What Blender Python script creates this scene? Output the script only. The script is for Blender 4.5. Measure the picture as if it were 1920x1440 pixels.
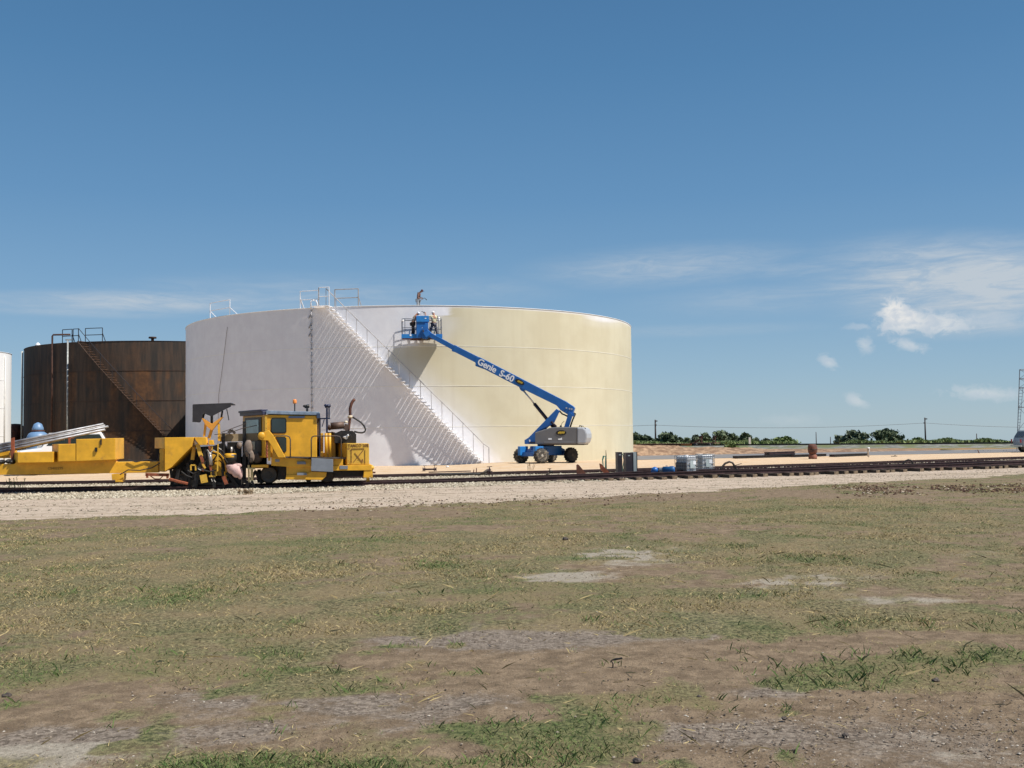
import bpy, bmesh, math, random
import numpy as np
from mathutils import Vector, Matrix, Quaternion
random.seed(7); RNG = np.random.default_rng(11)
for o in list(bpy.data.objects): bpy.data.objects.remove(o)
S = bpy.context.scene; COL = S.collection; R = math.radians

# ---------------------------------------------------------------- camera
F = 1900.0; CAMZ = 1.88; PITCH = math.atan((812-720)/F); ROLL = -0.0139
CAM = Vector((0, 0, CAMZ))
cd = bpy.data.cameras.new('camera'); cam = bpy.data.objects.new('camera', cd); COL.objects.link(cam)
cd.sensor_width = 36; cd.lens = F/1920*36; cd.clip_start = .1; cd.clip_end = 6000
cam.matrix_world = Matrix.Translation(CAM) @ (Matrix.Rotation(math.pi/2+PITCH, 4, 'X') @ Matrix.Rotation(ROLL, 4, 'Z'))
S.camera = cam
MR = cam.matrix_world.to_3x3(); RX, UP, FW = MR.col[0].copy(), MR.col[1].copy(), -MR.col[2].copy()
S.render.resolution_x = 1024; S.render.resolution_y = 768

# ---------------------------------------------------------------- sun + sky + exposure
SUN_AZ, SUN_EL = R(-22), R(56)
SV = Vector((math.cos(SUN_AZ)*math.cos(SUN_EL), math.sin(SUN_AZ)*math.cos(SUN_EL), math.sin(SUN_EL)))
sl = bpy.data.lights.new('sun', 'SUN'); sl.energy = 5.0; sl.angle = R(.55); sl.color = (1, .945, .87)
so = bpy.data.objects.new('sun', sl); COL.objects.link(so); so.rotation_euler = SV.to_track_quat('Z', 'Y').to_euler(); so.location = (30, -20, 60)
S.view_settings.view_transform = 'Standard'; S.view_settings.look = 'None'; S.view_settings.gamma = 1; S.view_settings.use_curve_mapping = False
S.view_settings.exposure = 0.34
W = bpy.data.worlds.new('World'); S.world = W; W.use_nodes = True
nt = W.node_tree; nt.nodes.clear()
def lin(r, g, b, k=1.0):
    f = lambda c: (c/255/12.92 if c/255 <= .04045 else ((c/255+.055)/1.055)**2.4)*k
    return (f(r), f(g), f(b))
def nd(t, tree=None, **k):
    n = (tree or nt).nodes.new(t)
    for a, b in k.items(): setattr(n, a, b)
    return n
def mth(op, a, b=None, c=None, tree=None, clamp=False):
    t = tree or nt; n = t.nodes.new('ShaderNodeMath'); n.operation = op; n.use_clamp = clamp
    for i, x in enumerate((a, b, c)):
        if x is None: continue
        if isinstance(x, (int, float)): n.inputs[i].default_value = x
        else: t.links.new(x, n.inputs[i])
    return n.outputs[0]
sky = nd('ShaderNodeTexSky'); sky.sky_type = 'NISHITA'; sky.sun_disc = False
sky.sun_elevation = SUN_EL; sky.sun_rotation = math.atan2(SV.x, SV.y); sky.altitude = 300
sky.air_density = 1.0; sky.dust_density = .1; sky.ozone_density = 3.0
tc = nd('ShaderNodeTexCoord'); sep = nd('ShaderNodeSeparateXYZ'); nt.links.new(tc.outputs['Generated'], sep.inputs[0])
az = mth('ARCTAN2', sep.outputs[0], sep.outputs[1]); el = mth('ARCSINE', sep.outputs[2])
def ae(u, v):  # photo pixel -> azimuth, elevation of that piece of sky
    d = (FW + RX*((u-960)/F) - UP*((v-720)/F)).normalized()
    return math.atan2(d.x, d.y), math.asin(d.z)
def cvec(sx, sy):
    c = nd('ShaderNodeCombineXYZ'); nt.links.new(mth('MULTIPLY', az, sx), c.inputs[0]); nt.links.new(mth('MULTIPLY', el, sy), c.inputs[1]); return c.outputs[0]
def noise(vec, scale, detail=4, rough=.55, dist=0, tree=None):
    n = nd('ShaderNodeTexNoise', tree); n.inputs['Scale'].default_value = scale; n.inputs['Detail'].default_value = detail
    n.inputs['Roughness'].default_value = rough; n.inputs['Distortion'].default_value = dist
    (tree or nt).links.new(vec, n.inputs['Vector']); return n.outputs['Fac']
def rng_(x, a, b, c, d, tree=None, smooth=True):
    t = tree or nt; n = t.nodes.new('ShaderNodeMapRange'); n.interpolation_type = 'SMOOTHSTEP' if smooth else 'LINEAR'
    t.links.new(x, n.inputs[0])
    for i, y in enumerate((a, b, c, d)): n.inputs[i+1].default_value = y
    return n.outputs[0]
cir = noise(cvec(5, 52), 1.0, 7, .66, .8); cir2 = noise(cvec(22, 120), 1.0, 7, .68, .9)
pf = noise(cvec(75, 100), 1.0, 8, .62, .4)
def env(u, v, ru, rv, soft=1.0, nz=None, na=0, tilt=0):
    a0, e0 = ae(u, v); dx = mth('SUBTRACT', az, a0); dy = mth('SUBTRACT', el, e0)
    dy = mth('ADD', dy, mth('MULTIPLY', dx, tilt))
    dx = mth('MULTIPLY', dx, F/ru); dy = mth('MULTIPLY', dy, F/rv)
    r = mth('SQRT', mth('ADD', mth('MULTIPLY', dx, dx), mth('MULTIPLY', dy, dy)))
    if nz is not None: r = mth('ADD', r, mth('MULTIPLY', mth('SUBTRACT', nz, .5), na))
    return rng_(r, 1.0, 1.0-soft, 0, 1)
cc = rng_(cir, .12, .56, 0, 1)
ccb = rng_(cir2, .30, .70, .45, 1)
tot = None
for (u, v, ru, rv, amt, tl) in [(1830, 530, 380, 105, 1.5, .10), (1250, 500, 350, 52, .62, -.02), (1560, 505, 260, 26, .5, .02), (1450, 560, 330, 40, .35, 0), (300, 566, 420, 30, .95, -.03), (560, 555, 420, 55, .45, 0),
                      (1850, 610, 260, 30, .7, 0), (860, 545, 300, 40, .25, 0), (150, 585, 260, 14, .5, 0), (1300, 620, 300, 16, .3, 0)]:
    m = mth('MULTIPLY', mth('MULTIPLY', env(u, v, ru, rv, 1.0, None, 0, tl), amt), mth('MULTIPLY', cc, ccb))
    tot = m if tot is None else mth('MAXIMUM', tot, m)
tot = mth('MULTIPLY', tot, 1.0, clamp=True)
pfm = None
for (u, v, ru, rv, amt, tl) in [(1676, 582, 27, 24, .95, 0), (1692, 594, 38, 16, .95, 0), (1700, 604, 52, 20, .8, 0), (1752, 606, 66, 21, .62, .08), (1840, 600, 90, 16, .25, 0), (1615, 612, 36, 7, .3, 0),
                      (1704, 647, 32, 12, .58, .25), (1621, 646, 17, 17, .45, .2), (1554, 679, 19, 14, .5, .4), (1605, 751, 21, 13, .5, .4), (1845, 737, 70, 13, .5, .1), (1480, 788, 60, 12, .14, 0)]:
    m = mth('MULTIPLY', env(u, v, ru*1.2, rv*1.2, .6 if amt > .6 else .95, pf, 1.9 if amt > .6 else 2.3, tl), amt)
    pfm = m if pfm is None else mth('MAXIMUM', pfm, m)
def vmix(fac, a, b, tree=None, mode='MIX'):
    t = tree or nt; n = t.nodes.new('ShaderNodeMix'); n.data_type = 'RGBA'; n.blend_type = mode
    for i, x in ((0, fac), (6, a), (7, b)):
        if isinstance(x, (int, float)): n.inputs[i].default_value = x
        elif isinstance(x, tuple): n.inputs[i].default_value = (*x, 1)
        else: t.links.new(x, n.inputs[i])
    return n.outputs[2]
SKY_STR = .085
sc = vmix(1.0, sky.outputs[0], (SKY_STR, SKY_STR, SKY_STR), mode='MULTIPLY')
cr = nd('ShaderNodeValToRGB'); nt.links.new(mth('MULTIPLY', el, 1/.5, clamp=True), cr.inputs[0]); ce = cr.color_ramp.elements
for i, (p_, c_) in enumerate([(0, (154, 182, 200)), (.10, (141, 175, 201)), (.26, (119, 161, 197)), (.45, (95, 144, 187)), (.70, (76, 128, 173)), (1, (62, 110, 156))]):
    e_ = ce[i] if i < 2 else ce.new(p_); e_.position = p_; e_.color = (*lin(*c_, .79), 1)
sc = vmix(.80, sc, cr.outputs[0])
s1 = vmix(tot, sc, (.40, .455, .51))
pcol = vmix(rng_(pf, .35, .65, 0, 1), (.47, .51, .56), (.66, .65, .63))
s2 = vmix(pfm, s1, pcol)
bg = nd('ShaderNodeBackground'); nt.links.new(s2, bg.inputs[0]); bg.inputs[1].default_value = 1
wo = nd('ShaderNodeOutputWorld'); nt.links.new(bg.outputs[0], wo.inputs[0])

# ---------------------------------------------------------------- geometry helpers
def ray(u, v): return FW + RX*((u-960)/F) - UP*((v-720)/F)
def G(u, v, z=0.0):
    d = ray(u, v); t = (z-CAM.z)/d.z; return CAM + d*t
def P(u, v, y):
    d = ray(u, v); return CAM + d*((y-CAM.y)/d.y)
def proj(X, Y, Z):
    dx, dy, dz = X-CAM.x, Y-CAM.y, Z-CAM.z
    w = dx*FW.x+dy*FW.y+dz*FW.z
    return 960+F*(dx*RX.x+dy*RX.y+dz*RX.z)/w, 720-F*(dx*UP.x+dy*UP.y+dz*UP.z)/w
class Fr:
    """local frame: x along theta, y = lateral (away), z up"""
    def __init__(s, o, th):
        s.o = Vector(o); s.th = th; s.ex = Vector((math.cos(th), math.sin(th), 0)); s.ey = Vector((-math.sin(th), math.cos(th), 0))
    def at(s, u, v, lat=0.0):
        d = ray(u, v); t = (lat-(CAM-s.o).dot(s.ey))/d.dot(s.ey); p = CAM+d*t-s.o
        return (p.dot(s.ex), p.z)
    def p3(s, u, v, lat=0.0):
        a = s.at(u, v, lat); return Vector((a[0], lat, a[1]))
    def w(s, l): return s.o + s.ex*l[0] + s.ey*l[1] + Vector((0, 0, l[2]))
# value noise
def vnoise(x, y, seed=0):
    xi = np.floor(x).astype(np.int64); yi = np.floor(y).astype(np.int64); fx = x-xi; fy = y-yi
    fx = fx*fx*(3-2*fx); fy = fy*fy*(3-2*fy)
    def h(a, b):
        n = (a*374761393 + b*668265263 + seed*1442695041) & 0xffffffff
        n = ((n ^ (n >> 13))*1274126177) & 0xffffffff
        return ((n ^ (n >> 16)) & 0xffff)/65535.0
    return (h(xi, yi)*(1-fx)+h(xi+1, yi)*fx)*(1-fy)+(h(xi, yi+1)*(1-fx)+h(xi+1, yi+1)*fx)*fy
def fbm(x, y, s=1.0, o=4, seed=0):
    x = np.asarray(x, float)*s; y = np.asarray(y, float)*s; t = 0; a = .5; tt = 0
    for i in range(o):
        t = t+a*vnoise(x+i*17.3, y-i*9.1, seed+i); tt += a; a *= .55; x = x*2.03; y = y*2.03
    return t/tt

# ---------------------------------------------------------------- materials
MATS = {}
def mat(name, col, rough=.6, metal=0, var=.12, nscale=3.0, bump=0, bscale=30, col2=None, c2lo=.5, c2hi=.65, c2scale=2.0, stretch=None, spec=.5, coat=0):
    """procedural paint/metal/dirt: base colour with soft variation, optional second colour patches (rust, dust)"""
    if name in MATS: return MATS[name]
    m = bpy.data.materials.new(name); m.use_nodes = True; t = m.node_tree; b = t.nodes['Principled BSDF']
    tcn = t.nodes.new('ShaderNodeTexCoord'); vec = tcn.outputs['Object']
    if stretch:
        mp = t.nodes.new('ShaderNodeMapping'); mp.inputs['Scale'].default_value = stretch; t.links.new(vec, mp.inputs[0]); sv = mp.outputs[0]
    else: sv = vec
    n1 = noise(sv, nscale, 5, .6, 0, t)
    f = rng_(n1, .3, .7, 1-var, 1+var, t)
    cmb = t.nodes.new('ShaderNodeVectorMath'); cmb.operation = 'SCALE'; cmb.inputs[0].default_value = col[:3]; t.links.new(f, cmb.inputs[3])
    out = cmb.outputs[0]
    if col2:
        n2 = noise(sv, c2scale, 6, .65, .2, t); out = vmix(rng_(n2, c2lo, c2hi, 0, 1, t), out, tuple(col2), t)
    t.links.new(out, b.inputs['Base Color']); b.inputs['Roughness'].default_value = rough; b.inputs['Metallic'].default_value = metal
    b.inputs['Specular IOR Level'].default_value = spec; b.inputs['Coat Weight'].default_value = coat
    if bump:
        n3 = noise(vec, bscale, 4, .6, 0, t); bp = t.nodes.new('ShaderNodeBump'); bp.inputs['Strength'].default_value = bump; bp.inputs['Distance'].default_value = .02
        t.links.new(n3, bp.inputs['Height']); t.links.new(bp.outputs[0], b.inputs['Normal'])
    MATS[name] = m; return m
Y_ = mat('yellow_paint', (.70, .365, .022), .46, 0, .14, 2.3, .08, 20, (.36, .18, .045), .54, .84, 3.2)
YO = mat('old_yellow_paint', (.64, .38, .045), .55, 0, .14, 2.0, .1, 20, (.17, .06, .02), .57, .66, 6.0)
BLK = mat('greasy_black_steel', (.022, .020, .019), .5, .3, .4, 6, .2, 30, (.07, .045, .03), .55, .8, 5)
DST = mat('dusty_dark_steel', (.07, .055, .045), .7, .2, .3, 6, .2, 30, (.16, .11, .07), .55, .75, 6)
RUST = mat('rusty_steel', (.12, .045, .028), .8, .1, .35, 5, .3, 40, (.05, .025, .025), .5, .7, 4)
RRED = mat('rusted_red_plate', (.26, .07, .03), .8, .1, .3, 5, .3, 40, (.10, .04, .03), .5, .7, 6)
RAIL = mat('rail_steel', (.055, .030, .030), .6, .4, .3, 4, .15, 30, (.03, .018, .02), .5, .7, 3)
RAILTOP = mat('rail_head_steel', (.12, .09, .09), .4, .7, .2, 5)
TIE = mat('tie_timber', (.095, .07, .05), .9, 0, .3, 4, .5, 30, (.035, .028, .022), .45, .6, 3, (1, 6, 6))
TIEEND = mat('tie_end_grain', (.23, .17, .11), .9, 0, .3, 8, .4, 40, (.12, .085, .055), .45, .65, 12)
BLU = mat('blue_paint', (.014, .115, .38), .38, 0, .10, 2, .03, 20, (.03, .09, .22), .6, .8, 3)
BLU2 = mat('bright_blue_paint', (.02, .18, .50), .4, 0, .1, 2)
GRY = mat('grey_cowl_plastic', (.145, .145, .15), .45, 0, .06, 2, .03, 20, (.2, .19, .17), .6, .8, 2)
LGRY = mat('light_and_sunlit_grey_plastic', (.36, .38, .41), .45, 0, .05, 2)
TYRE = mat('dusty_tyre_rubber', (.05, .046, .04), .85, 0, .25, 6, .2, 30, (.20, .165, .12), .48, .62, 5)
TYREB = mat('black_tyre_rubber', (.02, .02, .02), .8, 0, .25, 6, .2, 30, (.05, .045, .04), .5, .7, 5)
RIM = mat('dusty_white_rim', (.38, .35, .30), .6, .1, .15, 5, 0, 0, (.22, .17, .12), .45, .65, 6)
CHR = mat('chrome_rod', (.55, .55, .55), .25, .9, .05, 5)
WHT = mat('white_paint', (.76, .77, .78), .5, 0, .03, 1.5)
WHTL = mat('lettering_white', (.80, .82, .84), .5, 0, .02, 5)
YLW = mat('logo_yellow', (.72, .50, .04), .5, 0, .05, 5)
BK2 = mat('logo_black', (.012, .010, .008), .5, 0, .1, 5)
TEXTD = mat('faded_stencil_brown', (.22, .12, .02), .7, 0, .2, 12)
GLS = mat('dark_window_glass', (.018, .030, .032), .08, 0, .2, 1, spec=.8)
GLS2 = mat('pale_window_glass', (.16, .25, .25), .12, 0, .25, 2, spec=.8)
GALV = mat('galvanised_pipe', (.42, .42, .41), .4, .6, .25, 8, .1, 30, (.12, .10, .10), .52, .62, 9)
TANB = mat('faded_tan_beam', (.30, .225, .13), .8, 0, .2, 4, .1, 20)
RUBB = mat('black_hose_rubber', (.025, .023, .022), .6, 0, .2, 5)
GREENH = mat('green_hose', (.02, .16, .12), .5, 0, .2, 5)
SKIN = mat('sunburnt_skin', (.36, .17, .11), .6, 0, .08, 10)
SKIND = mat('tanned_skin', (.20, .10, .07), .6, 0, .08, 10)
CONC = mat('grey_plate', (.20, .22, .25), .6, .2, .1, 3, .05, 20)

# ---------------------------------------------------------------- mesh builder
class MB:
    def __init__(s): s.bm = bmesh.new()
    def poly(s, vs): return s.bm.faces.new([s.bm.verts.new(v) for v in vs])
    def prism(s, pts, y0, y1):
        n = len(pts); a = [s.bm.verts.new((p[0], y0, p[1])) for p in pts]; b = [s.bm.verts.new((p[0], y1, p[1])) for p in pts]
        s.bm.faces.new(a); s.bm.faces.new(b[::-1])
        for i in range(n): s.bm.faces.new((a[i], b[i], b[(i+1) % n], a[(i+1) % n]))
        return s
    def fp(s, fr, pix, y0, y1):
        return s.prism([fr.at(u, v, y0) for u, v in pix], y0, y1)
    def box(s, x0, x1, y0, y1, z0, z1): return s.prism([(x0, z0), (x1, z0), (x1, z1), (x0, z1)], y0, y1)
    def bxm(s, M, sx, sy, sz):
        vs = [s.bm.verts.new(M @ Vector((a*sx/2, b*sy/2, c*sz/2))) for a in (-1, 1) for b in (-1, 1) for c in (-1, 1)]
        for q in ((0, 1, 3, 2), (4, 6, 7, 5), (0, 4, 5, 1), (2, 3, 7, 6), (0, 2, 6, 4), (1, 5, 7, 3)): s.bm.faces.new([vs[i] for i in q])
        return s
    def bar(s, p0, p1, w, h, up=(0, 0, 1)):
        p0, p1 = Vector(p0), Vector(p1); d = p1-p0; L = d.length
        if L < 1e-6: return s
        x = d/L; u = Vector(up)
        if abs(x.dot(u)) > .98: u = Vector((0, 1, 0))
        y = u.cross(x).normalized(); z = x.cross(y)
        M = Matrix.Translation((p0+p1)/2) @ Matrix((x, y, z)).transposed().to_4x4()
        return s.bxm(M, L, w, h)
    def tube(s, path, r, n=8, caps=True):
        path = [Vector(p) for p in path]; rs = r if isinstance(r, (list, tuple)) else [r]*len(path)
        T = []
        for i in range(len(path)):
            t = (path[min(i+1, len(path)-1)]-path[max(i-1, 0)]); T.append(t.normalized() if t.length > 0 else Vector((0, 0, 1)))
        u = Vector((0, 0, 1)) if abs(T[0].z) < .9 else Vector((1, 0, 0)); prev = None; rings = []
        for i, p in enumerate(path):
            x = (u-T[i]*u.dot(T[i])).normalized(); y = T[i].cross(x); u = x
            rings.append([s.bm.verts.new(p+(x*math.cos(a)+y*math.sin(a))*rs[i]) for a in [2*math.pi*k/n for k in range(n)]])
        for a, b in zip(rings, rings[1:]):
            for k in range(n): f = s.bm.faces.new((a[k], a[(k+1) % n], b[(k+1) % n], b[k])); f.smooth = n > 6
        if caps: s.bm.faces.new(rings[0][::-1]); s.bm.faces.new(rings[-1])
        return s
    def cyl(s, p0, p1, r0, r1=None, n=16): return s.tube([p0, p1], [r0, r1 if r1 is not None else r0], n)
    def ell(s, c, r, n=12, m=8, M=None):
        c = Vector(c); r = Vector(r) if not isinstance(r, (int, float)) else Vector((r, r, r)); rows = []
        for j in range(1, m):
            ph = math.pi*j/m; rows.append([s.bm.verts.new(_m(M, Vector((r.x*math.sin(ph)*math.cos(2*math.pi*k/n), r.y*math.sin(ph)*math.sin(2*math.pi*k/n), r.z*math.cos(ph))))+c) for k in range(n)])
        t = s.bm.verts.new(_m(M, Vector((0, 0, r.z)))+c); b = s.bm.verts.new(_m(M, Vector((0, 0, -r.z)))+c)
        for k in range(n):
            s.bm.faces.new((t, rows[0][k], rows[0][(k+1) % n])).smooth = True
            s.bm.faces.new((b, rows[-1][(k+1) % n], rows[-1][k])).smooth = True
            for a, d in zip(rows, rows[1:]): s.bm.faces.new((a[k], d[k], d[(k+1) % n], a[(k+1) % n])).smooth = True
        return s
    def lathe(s, prof, c=(0, 0, 0), n=24, axis='Z'):
        c = Vector(c); rings = []
        for r, h in prof:
            rg = []
            for k in range(n):
                a = 2*math.pi*k/n; q = (r*math.cos(a), r*math.sin(a), h)
                if axis == 'Y': q = (q[0], h, q[1])
                if axis == 'X': q = (h, q[0], q[1])
                rg.append(s.bm.verts.new(Vector(q)+c))
            rings.append(rg)
        for a, b in zip(rings, rings[1:]):
            for k in range(n): s.bm.faces.new((a[k], a[(k+1) % n], b[(k+1) % n], b[k])).smooth = True
        s.bm.faces.new(rings[0][::-1]); s.bm.faces.new(rings[-1]); return s
    def build(s, name, m, parent=None, bevel=0, xf=None):
        if xf is not None: bmesh.ops.transform(s.bm, matrix=xf, verts=s.bm.verts)
        bmesh.ops.recalc_face_normals(s.bm, faces=s.bm.faces)
        me = bpy.data.meshes.new(name); s.bm.to_mesh(me); s.bm.free()
        o = bpy.data.objects.new(name, me); COL.objects.link(o)
        for mm in (m if isinstance(m, (list, tuple)) else [m]): me.materials.append(mm)
        if parent: o.parent = parent
        if bevel:
            b = o.modifiers.new('bevel', 'BEVEL'); b.width = bevel; b.segments = 2; b.limit_method = 'ANGLE'; b.angle_limit = R(40)
        return o
def _m(M, v): return (M @ v) if M is not None else v
def tag(o, label=None, cat=None, group=None, kind=None):
    if label: o['label'] = label
    if cat: o['category'] = cat
    if group: o['group'] = group
    if kind: o['kind'] = kind
    return o
def thing(name, label, cat, loc=(0, 0, 0), rz=0, group=None):
    o = bpy.data.objects.new(name, None); COL.objects.link(o); o.empty_display_size = .3; o.location = loc; o.rotation_euler = (0, 0, rz)
    return tag(o, label, cat, group)
def fthing(name, label, cat, fr, group=None): return thing(name, label, cat, fr.o, fr.th, group)
def copytree(o, parent=None):
    c = o.copy(); COL.objects.link(c)
    if parent: c.parent = parent
    for ch in o.children: copytree(ch, c)
    return c
def arr_mesh(name, V, Fs, m, attrs=None, smooth=False, parent=None, corner=3):
    me = bpy.data.meshes.new(name); V = np.asarray(V, np.float32); Fs = np.asarray(Fs, np.int32); k = Fs.shape[1]
    me.vertices.add(len(V)); me.vertices.foreach_set('co', V.ravel())
    me.loops.add(Fs.size); me.loops.foreach_set('vertex_index', Fs.ravel())
    me.polygons.add(len(Fs)); me.polygons.foreach_set('loop_start', np.arange(0, Fs.size, k, dtype=np.int32))
    me.polygons.foreach_set('use_smooth', np.full(len(Fs), smooth, dtype=bool))
    me.update(calc_edges=True)
    for nme, a in (attrs or {}).items():
        a = np.asarray(a, np.float32)
        if a.ndim == 1: at = me.attributes.new(nme, 'FLOAT', 'POINT'); at.data.foreach_set('value', a)
        else: at = me.attributes.new(nme, 'FLOAT_VECTOR', 'POINT'); at.data.foreach_set('vector', a.ravel())
    me.materials.append(m); me.validate()
    o = bpy.data.objects.new(name, me); COL.objects.link(o)
    if parent: o.parent = parent
    return o
def attr(t, name, vec=False):
    n = t.nodes.new('ShaderNodeAttribute'); n.attribute_name = name; return n.outputs['Vector' if vec else 'Fac']
def text_obj(s, size, m, parent, M, name='lettering', ext=.004, shear=0, bold=0, space=1.0):
    cu = bpy.data.curves.new(name, 'FONT'); cu.body = s; cu.size = size; cu.extrude = ext; cu.shear = shear; cu.offset = bold; cu.align_x = 'CENTER'; cu.align_y = 'CENTER'; cu.space_character = space; cu.resolution_u = 3
    t = bpy.data.objects.new('tmp', cu); COL.objects.link(t); dg = bpy.context.evaluated_depsgraph_get(); dg.update()
    me = bpy.data.meshes.new_from_object(t.evaluated_get(dg)); bpy.data.objects.remove(t)
    me.transform(M); me.materials.clear(); me.materials.append(m); me.name = name
    o = bpy.data.objects.new(name, me); COL.objects.link(o); o.parent = parent; return o
# ================================================================ GROUND
def sst(x, a, b): t = np.clip((x-a)/(b-a), 0, 1); return t*t*(3-2*t)
def line_pts(pix, z=0.0):
    p = [G(u, v, z if np.isscalar(z) else z(u)) for u, v in pix]; xs = [q.x for q in p]; ys = [q.y for q in p]
    s0 = (ys[1]-ys[0])/(xs[1]-xs[0]); s1 = (ys[-1]-ys[-2])/(xs[-1]-xs[-2])
    xs = [xs[0]-400]+xs+[xs[-1]+400]; ys = [ys[0]-400*s0]+ys+[ys[-1]+400*s1]
    return np.array(xs), np.array(ys)
def smooth_line(pix, z=0.0, step=.5, x0=None, x1=None):
    """smoothed polyline (list of Vector) through photo points lying at height z"""
    xs, ys = line_pts(pix, z); a = xs[1] if x0 is None else x0; b = xs[-2] if x1 is None else x1
    X = np.arange(a, b, step); Y = np.interp(X, xs, ys); k = 13; pad = np.pad(Y, k, mode='reflect', reflect_type='odd'); Y = np.convolve(pad, np.ones(2*k+1)/(2*k+1), 'valid')
    return X, Y
GE = line_pts([(-400, 985), (0, 974), (300, 965), (640, 953), (960, 939), (1280, 922), (1600, 905), (1920, 889), (2300, 872)])
BE = line_pts([(-400, 941), (0, 938), (320, 932), (700, 918), (960, 909), (1150, 902), (1400, 893), (1920, 874), (2300, 860)])
def zrail(u): return .16+.12*float(sst(np.array(float(u)), 880, 1300))
NR = smooth_line([(-500, 920.5), (0, 918.2), (320, 915), (700, 903.8), (960, 895), (1280, 885), (1540, 877), (1900, 865), (2400, 850)], zrail, .5, -32, 62)
FRL = smooth_line([(-500, 909.5), (0, 907.5), (320, 901), (700, 892), (960, 886.5), (1280, 878), (1540, 871), (1900, 858.5), (2400, 843)], .13, .5, -32, 66)
def zr_x(x): return .16+.12*sst(np.asarray(x, float), G(880, 897, .16).x, G(1300, 885, .28).x)
RF = [G(1195, 855), G(1906, 842)]; RN = [G(1195, 862.5), G(1906, 848)]
def lin2(pr, x): return pr[0].y+(pr[1].y-pr[0].y)*(x-pr[0].x)/(pr[1].x-pr[0].x)
ML = [G(1190, 834.5, .39), G(1906, 829.5, .39)]          # main line, nearest rail head
def gz(x, y):
    """ground height: level yard, land falling gently away beyond the main line"""
    e = np.maximum(0, y-(lin2(ML, x)+6)); return -.0215*e*(e/(e+25.0))
def spans(parts):
    out = [parts[0][0]]
    for a, b, st in parts:
        n = max(1, int(round((b-a)/st))); out += list(a+(b-a)*np.arange(1, n+1)/n)
    return np.array(out)
def geo(a, b, f):
    o = [a]
    while o[-1] < b: o.append(o[-1]*f)
    return o
XS = spans([(-40, -13, .5), (-13, 13, .13), (13, 42, .5)]); XS = np.concatenate([-np.array(geo(41, 3000, 1.18))[::-1], XS, np.array(geo(43, 3000, 1.18))])
YS = spans([(-8, 3, .5), (3, 16, .11), (16, 45, .25), (45, 100, 1.0), (100, 160, 2)]); YS = np.concatenate([-np.array(geo(9, 600, 1.4))[::-1], YS, np.array(geo(162, 3800, 1.15))])
X2, Y2 = np.meshgrid(XS, YS)
def gvar(X, Y): return np.clip((fbm(X, Y, .75, 3, 81)-.39)*2.8+(fbm(X, Y, 3.1, 3, 83)-.5)*1.6, 0, 1)
def patch(X, Y, u, v, ru, rv):
    c = G(u, v); rx = ru*c.y/F; ry = (G(u, v-rv).y-G(u, v+rv).y)/2
    return np.exp(-(((X-c.x)/rx)**2+((Y-c.y)/ry)**2)*1.1)
PALE = [(1180, 1042, 130, 18, 1), (1050, 1081, 100, 12, 1), (1250, 1027, 60, 7, 1), (760, 1113, 70, 9, .7), (1620, 1072, 150, 18, .8), (1480, 1112, 140, 14, .7), (1770, 1088, 60, 12, .5), (1850, 1040, 120, 8, .5), (940, 1000, 200, 9, .3), (1820, 1405, 300, 60, .32), (1300, 1180, 160, 10, .5), (1690, 1130, 140, 10, .6), (1500, 1090, 120, 9, .6), (40, 1430, 180, 26, 1.1), (430, 1425, 160, 10, .5), (200, 1400, 200, 12, .4)]
GREY = [(1250, 1160, 190, 26, 1), (1080, 1190, 250, 28, .9), (820, 1200, 220, 26, .8), (1420, 1150, 160, 18, .6), (420, 1310, 280, 34, .7), (800, 1325, 200, 26, .8), (150, 1390, 300, 36, .8), (620, 1370, 260, 26, .5), (1000, 1285, 200, 26, .3), (1440, 1295, 100, 14, .7), (1300, 1375, 260, 30, .7)]
BARE = [(1500, 1215, 560, 42, 1.1), (1180, 1255, 420, 48, 1.1), (700, 1225, 300, 26, .5), (400, 1330, 520, 60, .9), (1750, 1370, 460, 92, 1.3), (1850, 1130, 260, 24, .7), (1260, 1400, 360, 60, .4), (250, 1270, 200, 18, .3), (100, 1400, 280, 50, .8), (940, 990, 400, 15, .6), (1160, 1045, 170, 26, .6), (1040, 1082, 130, 17, .6), (1600, 1085, 260, 26, .5), (640, 975, 420, 12, .5), (1380, 930, 420, 10, .8), (900, 1340, 300, 40, .3), (760, 1113, 90, 12, .4)]
GREEN = [(1600, 1262, 150, 24, 1.5), (1520, 1285, 110, 16, 1.0), (1790, 1232, 170, 22, 1.0), (1890, 1180, 90, 12, 1), (1700, 1250, 150, 26, .7), (480, 1428, 130, 14, 1.9), (700, 1434, 240, 12, 1.0), (980, 1372, 200, 26, .8), (560, 1300, 200, 12, .5), (1180, 1310, 160, 14, .5), (410, 1436, 60, 8, 1), (1340, 1322, 40, 13, 1.1), (1120, 1335, 50, 20, .9), (70, 1272, 55, 12, 1.2), (200, 1230, 200, 10, .5), (660, 1292, 75, 9, 1), (640, 1262, 30, 6, .7), (890, 1365, 90, 18, 1.0), (1060, 1390, 90, 26, 1.0), (1000, 1425, 120, 14, .7), (1165, 1398, 36, 13, .9), (1395, 1255, 30, 8, .7), (1640, 1165, 120, 9, .5), (800, 1245, 60, 7, .9), (300, 1110, 260, 22, .35), (1540, 1045, 220, 12, .35), (1450, 1175, 120, 12, .5), (870, 1280, 60, 8, .3), (760, 1430, 60, 10, .8), (1400, 1120, 160, 14, .4), (1600, 925, 60, 5, .6)]
_rg = random.Random(5)
GREEN += [(_rg.uniform(-20, 1500), _rg.uniform(1210, 1440), _rg.uniform(10, 38), _rg.uniform(4, 11), _rg.uniform(.6, 1.5)) for _ in range(46)]
GREEN += [(_rg.uniform(-20, 900), _rg.uniform(1215, 1262), _rg.uniform(20, 70), _rg.uniform(5, 9), _rg.uniform(.5, 1.1)) for _ in range(12)]
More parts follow.
